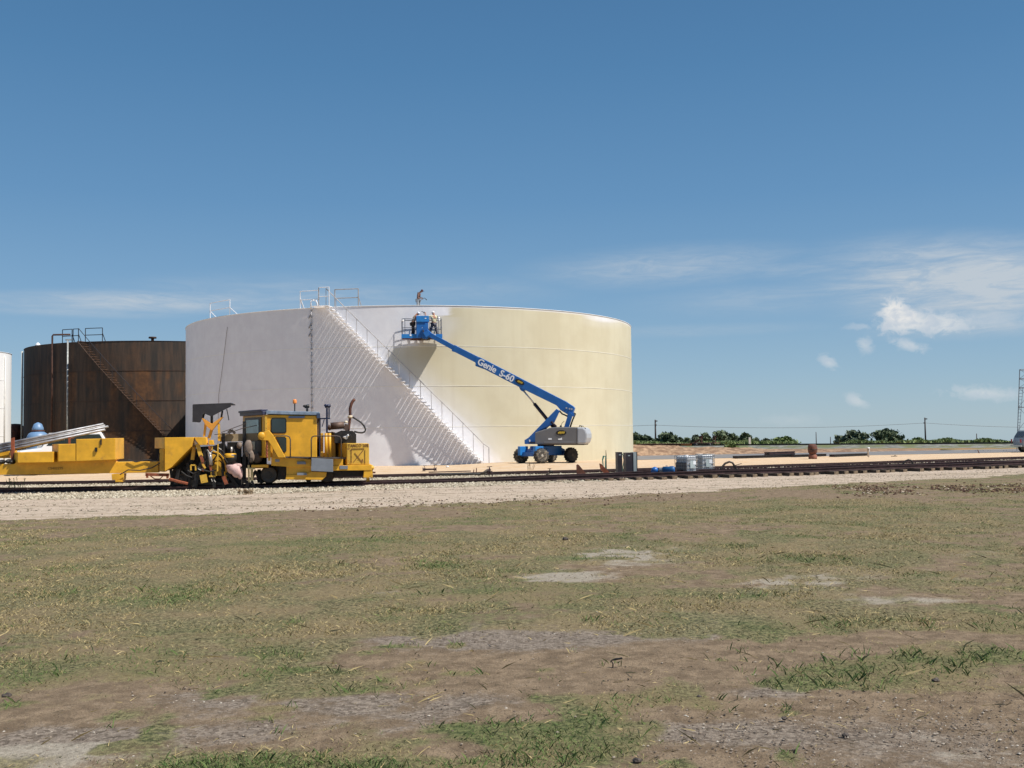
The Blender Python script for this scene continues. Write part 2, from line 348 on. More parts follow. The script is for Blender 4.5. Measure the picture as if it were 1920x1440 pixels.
GREEN += [(_rg.uniform(-20, 1900), _rg.uniform(1000, 1200), _rg.uniform(20, 80), _rg.uniform(3, 7), _rg.uniform(.3, .7)) for _ in range(26)]
def fields(X, Y):
    ge = np.interp(X, *GE); be = np.interp(X, *BE); w = fbm(X, Y, .35, 3, 3)-.5; w2 = fbm(X, Y, 1.6, 4, 5)-.5
    below = ge-Y+w*1.5+w2*.8
    infield = sst(below+w2*1.5+(fbm(X, Y, 5, 2, 6)-.5)*.9, -.3, .5)
    g = .74+(fbm(X, Y, .45, 5, 21)-.5)*1.6+(fbm(X, Y, 2.6, 3, 31)-.5)*1.3
    brk = np.clip(.25+1.5*fbm(X, Y, 1.7, 4, 51), .1, 2)*np.clip(.4+1.2*fbm(X, Y, 6, 2, 53), .4, 1.6); bare = sum(a*patch(X, Y, u, v, p, q) for u, v, p, q, a in BARE); green = sum(a*patch(X, Y, u, v, p, q) for u, v, p, q, a in GREEN)
    bare = bare*np.clip(brk, .3, 1.5); green = green*np.clip(.35+1.3*fbm(X, Y, 5, 3, 57), .2, 1.6)*np.clip(brk*1.1, .3, 1.3); g = g-.9*bare+.8*green
    # two faint wheel tracks just inside the field
    for off in (1.6, 3.2): g = g-.5*np.exp(-((below-off)/.28)**2)*(fbm(X, Y, .3, 2, 8) > .38)
    g = np.clip(g, 0, 1.3)*infield
    pale = sum(a*patch(X, Y, u, v, p, q) for u, v, p, q, a in PALE)*np.clip(brk, .62, 1.3)*1.15; grey = sum(a*patch(X, Y, u, v, p, q) for u, v, p, q, a in GREY)*np.clip(brk, .2, 1.3)
    road = (1-infield)*sst(be+8-Y, 0, 8)
    sand = (1-infield)*sst(Y, be+.0, be+8.0)
    rr = lin2(RF, X); dirt = sst(Y, rr, rr+1.5)
    grn = np.clip(green, 0, 1)
    return g, np.clip(pale, 0, 1.2), np.clip(grey, 0, 1.2), road, sand, dirt, grn
g, pale, grey, road, sand, dirt, grn = fields(X2, Y2)
gravel_br = patch(X2, Y2, 1750, 1400, 420, 110)
GX, GY = 1.92, 59.0
Z2 = .127*sst(-np.hypot(X2-GX, Y2-GY), -6.5, -3.2)+gz(X2, Y2)+(fbm(X2, Y2, .9, 3, 41)-.5)*.05*(Y2 < 60)+(fbm(X2, Y2, 4.0, 2, 43)-.5)*.014*(Y2 < 30)
# the wheel-worn verge at the field edge
Z2 = np.where((Y2 > 20) & (Y2 < 52), Z2*.35, Z2)
ny, nx = X2.shape; idx = np.arange(nx*ny).reshape(ny, nx)
Fq = np.stack([idx[:-1, :-1], idx[:-1, 1:], idx[1:, 1:], idx[1:, :-1]], -1).reshape(-1, 4)
gm = bpy.data.materials.new('ground_soil_and_turf'); gm.use_nodes = True; t = gm.node_tree; b = t.nodes['Principled BSDF']; b.inputs['Roughness'].default_value = .95; b.inputs['Specular IOR Level'].default_value = .15
tcn = t.nodes.new('ShaderNodeTexCoord'); vec = tcn.outputs['Object']
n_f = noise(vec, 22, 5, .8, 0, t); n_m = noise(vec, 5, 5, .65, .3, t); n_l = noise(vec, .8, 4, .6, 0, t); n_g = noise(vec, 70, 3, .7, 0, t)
dcol = vmix(rng_(n_m, .35, .68, 0, 1, t), (.150, .108, .069), (.265, .196, .128), t)
dcol = vmix(mth('MULTIPLY', rng_(n_f, .52, .72, 0, 1, t), .65, tree=t), dcol, (.33, .26, .18), t)
dcol = vmix(mth('MULTIPLY', rng_(n_g, .52, .62, 0, 1, t), .65, tree=t), dcol, (.085, .062, .045), t)  # fine dark specks, part soil and part painted-in shadow
vor = t.nodes.new('ShaderNodeTexVoronoi'); vor.inputs['Scale'].default_value = 38; t.links.new(vec, vor.inputs['Vector'])
vs = t.nodes.new('ShaderNodeSeparateColor'); t.links.new(vor.outputs['Color'], vs.inputs[0])
gcol = vmix(rng_(vs.outputs[0], 0, 1, 0, 1, t, False), (.080, .066, .057), (.30, .255, .21), t)
def thr(a, n, k=.55, lo=.42, hi=.6):  # noisy threshold of a mask attribute
    return rng_(mth('ADD', a, mth('MULTIPLY', mth('SUBTRACT', n, .5, tree=t), k, tree=t), tree=t), lo, hi, 0, 1, t)
nmix = mth('ADD', mth('MULTIPLY', n_m, .55, tree=t), mth('MULTIPLY', n_f, .45, tree=t), tree=t)
c = vmix(mth('MULTIPLY', thr(attr(t, 'grey'), nmix, 1.6, .3, .7), .75, tree=t), dcol, gcol, t)
pcol_ = vmix(rng_(n_f, .35, .65, 0, 1, t), (.24, .21, .165), (.38, .34, .275), t)
c = vmix(mth('MULTIPLY', thr(attr(t, 'pale'), nmix, 1.4, .3, .7), .9, tree=t), c, pcol_, t)
tcolA = vmix(rng_(n_f, .40, .61, 0, 1, t), (.040, .037, .018), (.275, .236, .128), t)
tcolB = vmix(rng_(n_f, .40, .61, 0, 1, t), (.032, .052, .017), (.150, .170, .064), t)
tc_ = vmix(mth('ADD', mth('MULTIPLY', rng_(n_m, .44, .60, 0, 1, t), .22, tree=t), mth('MULTIPLY', attr(t, 'grn'), .75, tree=t), tree=t, clamp=True), tcolA, tcolB, t)
tc_ = vmix(mth('MULTIPLY', rng_(n_l, .42, .60, 0, 1, t), .55, tree=t), tc_, (.235, .172, .098), t)
c = vmix(mth('MULTIPLY', thr(attr(t, 'g'), nmix, 1.1, .25, .62), .93, tree=t), c, tc_, t)
n_k = noise(vec, 11, 5, .85, .4, t); c = vmix(mth('MULTIPLY', rng_(n_k, .54, .64, 0, 1, t), .55, tree=t), c, (.050, .040, .024), t)  # dark soil and shadow specks between the thatch, mixed into the colour
rcol = vmix(rng_(n_m, .3, .7, 0, 1, t), (.37, .295, .225), (.50, .41, .325), t)
rcol = vmix(mth('MULTIPLY', rng_(n_f, .55, .7, 0, 1, t), .45, tree=t), rcol, (.30, .24, .19), t)
mpr = t.nodes.new('ShaderNodeMapping'); mpr.inputs['Scale'].default_value = (.16, 1.3, 1); mpr.inputs['Rotation'].default_value = (0, 0, R(-14)); t.links.new(vec, mpr.inputs[0]); n_r = noise(mpr.outputs[0], 1.0, 5, .6, 0, t)
rcol = vmix(mth('MULTIPLY', rng_(n_r, .48, .60, 0, 1, t), .55, tree=t), rcol, (.30, .235, .165), t)
n_w = noise(vec, 1.6, 6, .75, 0, t)
rcol = vmix(mth('MULTIPLY', mth('MULTIPLY', rng_(n_w, .53, .60, 0, 1, t), rng_(n_r, .40, .54, 0, 1, t), tree=t), .8, tree=t), rcol, (.15, .135, .085), t)
c = vmix(thr(attr(t, 'road'), n_m, .9), c, rcol, t)
scol = vmix(rng_(n_m, .3, .7, 0, 1, t), (.49, .335, .200), (.58, .43, .28), t)
scol = vmix(rng_(n_l, .35, .7, 0, .7, t), scol, (.56, .45, .33), t)
c = vmix(attr(t, 'sand'), c, scol, t)
c = vmix(attr(t, 'dirt'), c, vmix(rng_(n_l, .4, .6, 0, 1, t), (.32, .17, .09), (.14, .15, .06), t), t)
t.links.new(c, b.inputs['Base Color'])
hsum = mth('ADD', mth('MULTIPLY', n_f, 1.0, tree=t), mth('MULTIPLY', n_g, .6, tree=t), tree=t)
bp = t.nodes.new('ShaderNodeBump'); bp.inputs['Strength'].default_value = .7; bp.inputs['Distance'].default_value = .03; t.links.new(hsum, bp.inputs['Height']); t.links.new(bp.outputs[0], b.inputs['Normal'])
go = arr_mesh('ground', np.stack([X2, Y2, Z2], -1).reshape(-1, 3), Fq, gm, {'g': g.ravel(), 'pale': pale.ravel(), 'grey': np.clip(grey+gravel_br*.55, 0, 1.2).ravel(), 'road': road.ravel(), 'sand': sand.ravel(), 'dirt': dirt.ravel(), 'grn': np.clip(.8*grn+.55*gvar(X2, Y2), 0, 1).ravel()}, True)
tag(go, kind='structure')

# ---- grass blades (uncountable): tufts over the turf
def in_view(X, Y, m=60):
    U, V = proj(X, Y, 0*X); return (U > -m-900/Y) & (U < 1920+m+900/Y) & (V < 1560) & (Y > 4.5)
def scatter(n, x0, x1, y0, y1, pw=1.0):
    """more samples near the front"""
    y = y0+(y1-y0)*RNG.random(n)**pw; x = x0+(x1-x0)*RNG.random(n); k = np.abs(x) < y*.56+2.5; return x[k], y[k]
def blades(name, n, dens, h0, h1, w0, greenf, lean=.7, y1=34, pw=1.9, mcol=None, clump=3):
    X, Y = scatter(n, -20, 20, 5.0, y1, pw); D = dens(X, Y); k = (RNG.random(len(X)) < D) & in_view(X, Y); X, Y = X[k], Y[k]
    X = np.repeat(X, clump)+RNG.normal(0, .022, len(X)*clump); Y = np.repeat(Y, clump)+RNG.normal(0, .022, len(Y)*clump); n = len(X)
    sc_ = np.clip(.75+Y/16, 1, 2.6); hh = (h0+(h1-h0)*RNG.random(n)**2)*np.minimum(sc_, 1.4); ww = w0*sc_*(.7+.6*RNG.random(n))
    a = RNG.random(n)*2*np.pi; b_ = RNG.random(n)*2*np.pi; ln = hh*lean*(.3+1.3*RNG.random(n))
    Zb = np.zeros(n)-.012
    p0 = np.stack([X-np.cos(a)*ww, Y-np.sin(a)*ww, Zb], -1); p1 = np.stack([X+np.cos(a)*ww, Y+np.sin(a)*ww, Zb], -1)
    p2 = np.stack([X+np.cos(b_)*ln*.4+np.cos(a)*ww*.6, Y+np.sin(b_)*ln*.4+np.sin(a)*ww*.6, Zb+hh*.6], -1)
    p3 = np.stack([X+np.cos(b_)*ln, Y+np.sin(b_)*ln, Zb+hh], -1)
    V = np.stack([p0, p1, p2, p3], 1).reshape(-1, 3); i = np.arange(n)*4
    Fc = np.stack([np.stack([i, i+1, i+2], -1), np.stack([i, i+2, i+3], -1)], 1).reshape(-1, 3)
    gr = greenf(X, Y)+RNG.normal(0, .22, n)
    return arr_mesh(name, V, Fc, mcol, {'tone': np.repeat(gr, 4), 'rnd': np.repeat(RNG.random(n), 4)}, False)
bm_ = bpy.data.materials.new('grass_blade'); bm_.use_nodes = True; t = bm_.node_tree; b = t.nodes['Principled BSDF']; b.inputs['Roughness'].default_value = .7; b.inputs['Specular IOR Level'].default_value = .2
tone = attr(t, 'tone'); rn = attr(t, 'rnd')
straw = vmix(rn, (.17, .125, .055), (.50, .40, .20), t); gre = vmix(rn, (.055, .10, .028), (.16, .21, .07), t)
t.links.new(vmix(rng_(tone, .35, .65, 0, 1, t), straw, gre, t), b.inputs['Base Color'])
def dens1(X, Y):
    g, pa, gy, ro, sa, di, gn = fields(X, Y); return np.clip((g-.16)*1.0, 0, 1)
def gf(X, Y):
    gn = fields(X, Y)[6]; return .08+.65*gn+.55*gvar(X, Y)+(fbm(X, Y, .18, 2, 63)-.5)*.4
tag(blades('grass', 560000, dens1, .008, .030, .0027, gf, 1.1, mcol=bm_), kind='stuff')
def dens2(X, Y): gn = fields(X, Y)[6]; return np.clip((gn-.18)*.9, 0, 1)*np.clip(fbm(X, Y, 6, 2, 71)*1.8-.45, 0, 1)
tag(blades('green_grass_tufts', 110000, dens2, .02, .075, .0028, lambda X, Y: .8+0*X, .8, 20, 1.6, bm_, 4), kind='stuff')
def dens3(X, Y): g = fields(X, Y)[0]; return .10+.30*np.clip(.7-np.abs(g-.5), 0, 1)
def dens4(X, Y): g = fields(X, Y)[0]; return .05+.12*np.clip(g, 0, 1)*np.clip(fbm(X, Y, 1.2, 2, 75)*3-1.2, 0, 1)
tag(blades('long_dead_stalks', 16000, dens4, .03, .07, .0026, lambda X, Y: -.4+0*X, 3.0, 16, 1.5, bm_, 1), kind='stuff')
tag(blades('dry_straw', 130000, dens3, .008, .030, .0026, lambda X, Y: -.3+0*X, 3.2, 22, 1.6, bm_, 1), kind='stuff')

# ---- pebbles
def pebbles(name, X, Y, Zb, r, m, flat=.65, seed=1):
    n = len(X); rg = np.random.default_rng(seed)
    base = np.array([[1, 0, 0], [0, 1, 0], [-1, 0, 0], [0, -1, 0], [0, 0, 1], [0, 0, -1]], float)
    V = base[None]*(.65+.7*rg.random((n, 6, 1)))*r[:, None, None]; a = rg.random(n)*6.28; ca, sa_ = np.cos(a)[:, None], np.sin(a)[:, None]
    x = V[..., 0]*ca-V[..., 1]*sa_; y = V[..., 0]*sa_+V[..., 1]*ca; z = V[..., 2]*flat
    V = np.stack([x+X[:, None], y+Y[:, None], z+Zb[:, None]+(r*.3)[:, None]], -1).reshape(-1, 3)
    f = np.array([[0, 1, 4], [1, 2, 4], [2, 3, 4], [3, 0, 4], [1, 0, 5], [2, 1, 5], [3, 2, 5], [0, 3, 5]])
    Fc = (f[None]+(np.arange(n)*6)[:, None, None]).reshape(-1, 3)
    return arr_mesh(name, V, Fc, m, {'rnd': np.repeat(rg.random(n), 6)}, False)
def pebmat(name, stops):
    m = bpy.data.materials.new(name); m.use_nodes = True; t = m.node_tree; b = t.nodes['Principled BSDF']; b.inputs['Roughness'].default_value = .9; b.inputs['Specular IOR Level'].default_value = .2
    cr = t.nodes.new('ShaderNodeValToRGB'); e = cr.color_ramp.elements
    while len(e) < len(stops): e.new(.5)
    for i, (p, c) in enumerate(stops): e[i].position = p; e[i].color = (*c, 1)
    t.links.new(attr(t, 'rnd'), cr.inputs[0]); t.links.new(cr.outputs[0], b.inputs['Base Color']); return m
PM1 = pebmat('field_pebble', [(0, (.06, .05, .042)), (.4, (.17, .13, .10)), (.8, (.28, .23, .18)), (1, (.46, .42, .36))])
PM2 = pebmat('limestone_ballast', [(0, (.13, .108, .075)), (.35, (.30, .255, .185)), (.8, (.43, .38, .29)), (1, (.56, .51, .41))])
X, Y = scatter(240000, -10, 14, 5.0, 17, 1.5); gg = fields(X, Y); pr = np.clip(.05+.30*np.clip(gg[2], 0, 1)+.9*patch(X, Y, 1750, 1400, 420, 110)+.25*np.clip(gg[1], 0, 1), 0, 1)*np.clip(1.1-gg[0]*1.5, .03, 1); k = (RNG.random(len(X)) < pr) & in_view(X, Y)
X, Y = X[k], Y[k]; tag(pebbles('gravel', X, Y, 0*X, .0025+.010*RNG.random(len(X))**3.5, PM1, .6), kind='stuff')

n = 1500; cu = RNG.uniform(-20, 1300, n); cb = 1+0*cu; cvv = np.interp(cu, [-20, 300, 640, 960, 1300], [958, 951, 941, 932, 918])+RNG.normal(0, 1, n)*5.5; q = [G(float(a), float(b_)) for a, b_ in zip(cu, cvv)]; X = np.array([p.x for p in q]); Y = np.array([p.y for p in q]); kk = fbm(X, Y*3, .5, 3, 17) > .56
tag(pebbles('road_debris', X[kk], Y[kk], 0*X[kk], .012+.035*RNG.random(kk.sum())**2.5, pebmat('dull_weed_and_debris', [(0, (.06, .055, .03)), (.5, (.12, .11, .06)), (1, (.22, .17, .11))]), .35, 19), kind='stuff')
n = 26000; bx_ = -22+60*RNG.random(n); ya = np.interp(bx_, *GE); yb_ = np.interp(bx_, *BE); yy_ = ya-.8+(yb_-ya+.8)*RNG.random(n)
kk = in_view(bx_, yy_); tag(pebbles('road_gravel', bx_[kk], yy_[kk], 0*bx_[kk]-.004, .006+.022*RNG.random(kk.sum())**2.5, pebmat('road_stone', [(0, (.13, .105, .08)), (.5, (.32, .26, .20)), (1, (.56, .48, .39))]), .6, 23), kind='stuff')
# ================================================================ ROAD + TRACKS
asph = mat('weathered_asphalt', (.155, .150, .150), .9, 0, .12, .6, .2, 30, (.21, .19, .17), .5, .7, .3)
xa, xb = 8.0, 140.0
mb = MB(); n = 60
rowf = [(x, lin2(RF, x)) for x in np.linspace(xa, xb, n)]; rown = [(x, lin2(RN, x)) for x in np.linspace(xa, xb, n)]
for i in range(n-1): mb.poly([(rown[i][0], rown[i][1], .012), (rown[i+1][0], rown[i+1][1], .012), (rowf[i+1][0], rowf[i+1][1], .012), (rowf[i][0], rowf[i][1], .012)])
tag(mb.build('asphalt_road', asph), kind='structure')

def sweep(mb, pts, prof):
    """profile [(lateral, z)] along world polyline"""
    rings = []
    for i, p in enumerate(pts):
        d = (pts[min(i+1, len(pts)-1)]-pts[max(i-1, 0)]); d.z = 0; d.normalize(); nrm = Vector((-d.y, d.x, 0))
        rings.append([mb.bm.verts.new(p+nrm*a+Vector((0, 0, z))) for a, z in prof])
    k = len(prof)
    for a, b_ in zip(rings, rings[1:]):
        for j in range(k): mb.bm.faces.new((a[j], a[(j+1) % k], b_[(j+1) % k], b_[j]))
    mb.bm.faces.new(rings[0][::-1]); mb.bm.faces.new(rings[-1])
def railprof(h=.15): return [(-.07, 0), (.07, 0), (.07, .015), (.012, .03), (.012, h-.045), (.036, h-.036), (.036, h-.004), (.028, h), (-.028, h), (-.036, h-.004), (-.036, h-.036), (-.012, h-.045), (-.012, .03), (-.07, .015)]
def offs(X, Y, o):
    dx = np.gradient(X); dy = np.gradient(Y); L = np.hypot(dx, dy); return X-dy/L*o, Y+dx/L*o
def mktrack(name, label, X, Y, ztop, h, ties=None, m=RAIL, group=None):
    th = thing(name, label, 'railway track', (float(X[0]), float(Y[0]), 0), 0, group); o = Vector((float(X[0]), float(Y[0]), 0))
    for of in (0, 1.5):
        a, c_ = offs(X, Y, of); mb = MB(); pts = [Vector((x, y, (float(zr_x(x)) if ties else ztop)-h+.010*math.sin(x*.9+of)*(1 if ties else .3)))-o for x, y in zip(a.tolist(), c_.tolist())]
        sweep(mb, pts, railprof(h)); mb.build('rail', m, th)
    return th, o
nt_, o_ = mktrack('railway_track', 'nearer rusty track, in pale ballast at left and on bare ties at right', NR[0], NR[1], .16, .15, True)
ft_, _ = mktrack('railway_track', 'farther low rusty track half buried in ballast behind the nearer track', FRL[0], FRL[1], .13, .14, None)
# ties, each one a part
s = 0; px_, py_ = offs(NR[0], NR[1], .75); dd = np.hypot(np.diff(px_), np.diff(py_)); cum = np.concatenate([[0], np.cumsum(dd)])
x_start = G(1010, 900).x; tb = None; sa = np.interp(x_start, px_, cum); q = sa; ntie = 0
while q < cum[-1]-1 and ntie < 98:
    x = float(np.interp(q, cum, px_)); y = float(np.interp(q, cum, py_)); i = min(int(np.searchsorted(cum, q)), len(px_)-2); th_ = math.atan2(py_[i+1]-py_[i], px_[i+1]-px_[i])
    fade = min(1, (x-x_start)/5+.25)
    M = Matrix.Translation(Vector((x, y, float(zr_x(x))-.15-.085))-o_) @ Matrix.Rotation(th_+random.uniform(-.07, .07), 4, 'Z') @ Matrix.Translation((0, random.uniform(-.17, .17), random.uniform(-.025, .01)))
    if ntie < 3 or tb is None:
        mb = MB(); mb.bxm(Matrix.Identity(4), .21, 2.35, .17); me_o = mb.build('tie', [TIE, TIEEND], nt_)
        for f in me_o.data.polygons:
            if abs(f.normal.y) > .9: f.material_index = 1
        tb = me_o; to = me_o
    else:
        to = tb.copy(); COL.objects.link(to); to.parent = nt_
    to.matrix_local = M; ntie += 1; q += random.choice([.42, .5, .55, .6, .78, .47, .52])
# ballast bed
def bal_h(x):  # how full the ballast is along the line
    return .10+.9*(1-sst(x, G(880, 900).x, G(1120, 900).x))
bx = np.arange(-32, 60, .22); rows = []; nry = np.interp(bx, NR[0], NR[1]); fry = np.interp(bx, FRL[0], FRL[1]); bey = np.interp(bx, *BE); hh = bal_h(bx)
lo_ = np.linspace(0, 1, 34); BV = []
for tt in lo_:
    y = bey+(fry+3.2-bey)*tt
    a = sst(y, bey+.05, nry-.7); c_ = 1-sst(y, fry+2.2, fry+3.1)
    z = (.035*hh*a+.012)*c_; z = np.where(y > nry+1.9, .04, z)
    z = z*c_+(fbm(bx, y, 3.5, 3, 91)-.5)*.04*a*c_-.004
    z[:] = np.where(tt in (0., 1.), -.03, z); BV.append(np.stack([bx, y, z], -1))
BV = np.stack(BV); my, mx = BV.shape[:2]; ii = np.arange(mx*my).reshape(my, mx); Fb = np.stack([ii[:-1, :-1], ii[:-1, 1:], ii[1:, 1:], ii[1:, :-1]], -1).reshape(-1, 4)
balm = mat('ballast_bed', (.36, .31, .235), .95, 0, .3, 16, 1.0, 22, (.17, .14, .10), .5, .68, 22, spec=.15)
tag(arr_mesh('ballast_bed', BV.reshape(-1, 3), Fb, balm, smooth=False), kind='structure')
n = 90000; bxr = -26+62*RNG.random(n)**1.25; tt = RNG.random(n); be_ = np.interp(bxr, *BE); fr_ = np.interp(bxr, FRL[0], FRL[1]); nr_ = np.interp(bxr, NR[0], NR[1]); yy = be_-.35+(fr_-be_+.3)*tt
a = sst(yy, be_+.05, nr_-.45); zz = np.where(yy > nr_+1.9, .035, .035*bal_h(bxr)*a+.005); offr = np.minimum(np.abs(yy-nr_), np.abs(yy-nr_-1.55)); yy = np.where((offr < .13), yy+.3, yy); keep = in_view(bxr, yy) & ((bal_h(bxr) > .5) | (RNG.random(n) < .22)) & ((yy > be_+.1+(fbm(bxr, yy, 1.3, 3, 93)-.4)*1.2) | (RNG.random(n) < .16))
tag(pebbles('ballast_stones', bxr[keep], yy[keep], zz[keep]-.01, .022+.036*RNG.random(keep.sum()), PM2, .75, 5), kind='stuff')
# main line on its low embankment
mlx = np.linspace(-60, 190, 120); mly = lin2(ML, mlx); o = Vector((0, 0, 0)); mb = MB()
sweep(mb, [Vector((x, y, 0)) for x, y in zip(mlx.tolist(), mly.tolist())], [(-7.0, -.25), (-5.0, .0), (-2.6, .05), (-1.3, .27), (2.8, .27), (4.5, -.3), (9, -1.0), (9, -2.0), (-7, -2.0)])
tag(mb.build('ballast_embankment', mat('grey_ballast', (.165, .165, .145), .95, 0, .45, 1.5, .8, 6, (.12, .135, .055), .44, .60, .5)), kind='structure')
mktrack('railway_track', 'main line track with thin dark rails on the low grey embankment beyond the road', mlx, mly, .40, .15, None, BLK)
# loose dirt thrown up between road and embankment
mx_ = np.arange(G(1130, 850).x, G(1660, 846).x+6, .3); mtt = np.linspace(0, 1, 26); MV = []
for tq in mtt:
    y0 = lin2(RF, mx_)+.4; y = y0+tq*6.5; U, V = proj(mx_, y, 0*y)
    hgt = np.interp(U, [1150, 1200, 1260, 1300, 1360, 1420, 1500, 1640, 1760], [.72, .78, .55, .50, .42, .30, .20, .10, .0])
    envy = np.sin(np.pi*np.clip(tq, 0, 1))**.7
    z = hgt*envy*(.55+.9*fbm(mx_, y, .55, 4, 101))+(fbm(mx_, y, 2.2, 3, 103)-.5)*.22*envy*np.clip(hgt*3, 0, 1); z = z-.03 if tq in (0, 1) else z
    MV.append(np.stack([mx_, y, z], -1))
MV = np.stack(MV); my, mx = MV.shape[:2]; ii = np.arange(mx*my).reshape(my, mx); Fb = np.stack([ii[:-1, :-1], ii[:-1, 1:], ii[1:, 1:], ii[1:, :-1]], -1).reshape(-1, 4)
tag(arr_mesh('dirt_mound', MV.reshape(-1, 3), Fb, mat('red_brown_dirt', (.28, .19, .125), .95, 0, .4, 2.5, .9, 8, (.17, .105, .07), .45, .62, 1.1, spec=.15)), kind='structure')
# dark clods turned up at the edge of the field
n = 4200; cu = RNG.uniform(1560, 1960, n); cvv = 919-(cu-1560)*.012+RNG.normal(0, 5.2, n); q = [G(float(a), float(b_)) for a, b_ in zip(cu, cvv)]; X = np.array([p.x for p in q]); Y = np.array([p.y for p in q])
wgt = fbm(X, Y, .9, 2, 7) > .42; CL = pebmat('turned_earth_clod', [(0, (.035, .020, .015)), (.6, (.10, .055, .036)), (.85, (.20, .13, .08)), (1, (.42, .36, .28))])
tag(pebbles('dirt_clods', X[wgt], Y[wgt], 0*X[wgt], .006+.050*RNG.random(wgt.sum())**3.5, CL, .6, 9), kind='stuff')
n = 420; cu = RNG.uniform(560, 1300, n); cvv = 955-(cu-560)*.035+RNG.normal(0, 5, n); q = [G(float(a), float(b_)) for a, b_ in zip(cu, cvv)]; X = np.array([p.x for p in q]); Y = np.array([p.y for p in q])
tag(pebbles('loose_clods', X, Y, 0*X, .012+.03*RNG.random(n)**2.5, CL, .7, 10), kind='stuff')

# ================================================================ TANKS
def t_ang(c, Rr, u, z, near=True):
    """angle round a tank at which its surface at height z is seen at image column u"""
    aa = np.linspace(-math.pi, 0, 3001); D = math.hypot(*c); X = c[0]+Rr*np.cos(aa); Y = c[1]+Rr*np.sin(aa); vis = ((X-c[0])*(-X)+(Y-c[1])*(-Y)) > 0
    U, V = proj(X, Y, 0*X+z); U, aa = U[vis], aa[vis]; i = np.argsort(U); return float(np.interp(u, U[i], aa[i]))
def shell(c, Rr, H, m, parent, attrf=None, seg=420, rows=78):
    a = np.linspace(0, 2*np.pi, seg, endpoint=False); z = np.linspace(0, H, rows); A, Z = np.meshgrid(a, z)
    dent = (fbm(A*Rr, Z, .5, 2, 201)-.5)*.02*np.sin(np.pi*Z/H)
    V = np.stack([(Rr+dent)*np.cos(A), (Rr+dent)*np.sin(A), Z], -1).reshape(-1, 3); i = np.arange(seg*rows).reshape(rows, seg); j = np.roll(i, -1, 1)
    Fq = np.stack([i[:-1], j[:-1], j[1:], i[1:]], -1).reshape(-1, 4)
    at = {}
    if attrf: at = attrf(c[0]+V[:, 0], c[1]+V[:, 1], V[:, 2])
    return arr_mesh('shell', V, Fq, m, at, True, parent)
def ringmesh(name, Rr, z, w, h, m, parent, a0=0, a1=2*math.pi, n=300):
    mb = MB(); pts = [Vector((Rr*math.cos(a), Rr*math.sin(a), z)) for a in np.linspace(a0, a1, n).tolist()]
    rings = []
    for p in pts:
        d = Vector((p.x, p.y, 0)).normalized(); rings.append([mb.bm.verts.new(p+d*x+Vector((0, 0, y))) for x, y in ((-w, 0), (w, 0), (w, h), (-w, h))])
    for a, b_ in zip(rings, rings[1:]):
        for k in range(4): mb.bm.faces.new((a[k], a[(k+1) % 4], b_[(k+1) % 4], b_[k]))
    return mb.build(name, m, parent)
def roofm(Rr, H, rise, m, parent):
    mb = MB(); mb.lathe([(Rr+.03, H-.02), (Rr+.03, H+.012), (Rr*.5, H+rise*.5), (.05, H+rise)], n=200); return mb.build('roof', m, parent)
def pol(Rr, a, z): return Vector((Rr*math.cos(a), Rr*math.sin(a), z))
def stairway(Rr, a0, a1, H, n, m, mrail, parent, width=.66, post_every=3, hand=1.05, shelf=.285):
    mb = MB(); mr = MB(); top = []; mid = []
    for i in range(n):
        f = (i+.5)/n; a = a0+(a1-a0)*f; z = H*(i+1)/n; d = Vector((math.cos(a), math.sin(a), 0)); tg = Vector((-math.sin(a), math.cos(a), 0))
        for k in range(5):
            off = (-.5+(k+.5)/5)*shelf; M = Matrix.Translation(d*(Rr+.04+width/2)+tg*off+Vector((0, 0, z))) @ Matrix.Rotation(a, 4, 'Z'); mb.bxm(M, width, shelf/5-.004, .028)
        for e in (.03, .35, .70):
            M = Matrix.Translation(d*(Rr+.04+e)+Vector((0, 0, z-.02))) @ Matrix.Rotation(a, 4, 'Z'); mb.bxm(M, .012, shelf, .05)
        q = pol(Rr+.05+width, a, z)
        if i % post_every == 0: mr.tube([q+Vector((0, 0, -.05)), q+Vector((0, 0, hand))], .018, 5)
        top.append(q+Vector((0, 0, hand)))
    mb.tube([pol(Rr+.05+width, a0+(a1-a0)*f, H*f-.02) for f in np.linspace(0.01, 1, 60).tolist()], .022, 4)
    e = pol(Rr+.05+width, a0-(a1-a0)*.025, hand*.97); mr.tube([Vector((e.x, e.y, 0)), e], .026, 6); mr.tube([e]+top, .026, 6)
    s_ = mb.build('stairway', m, parent); mr.build('handrail', mrail, s_); return s_
def guard(mb, pts, h, rails=(1.0, .5), r=.026):
    for p in pts: mb.tube([p, p+Vector((0, 0, h))], r, 6)
    for f in rails: mb.tube([p+Vector((0, 0, h*f)) for p in pts], r*.9, 6)

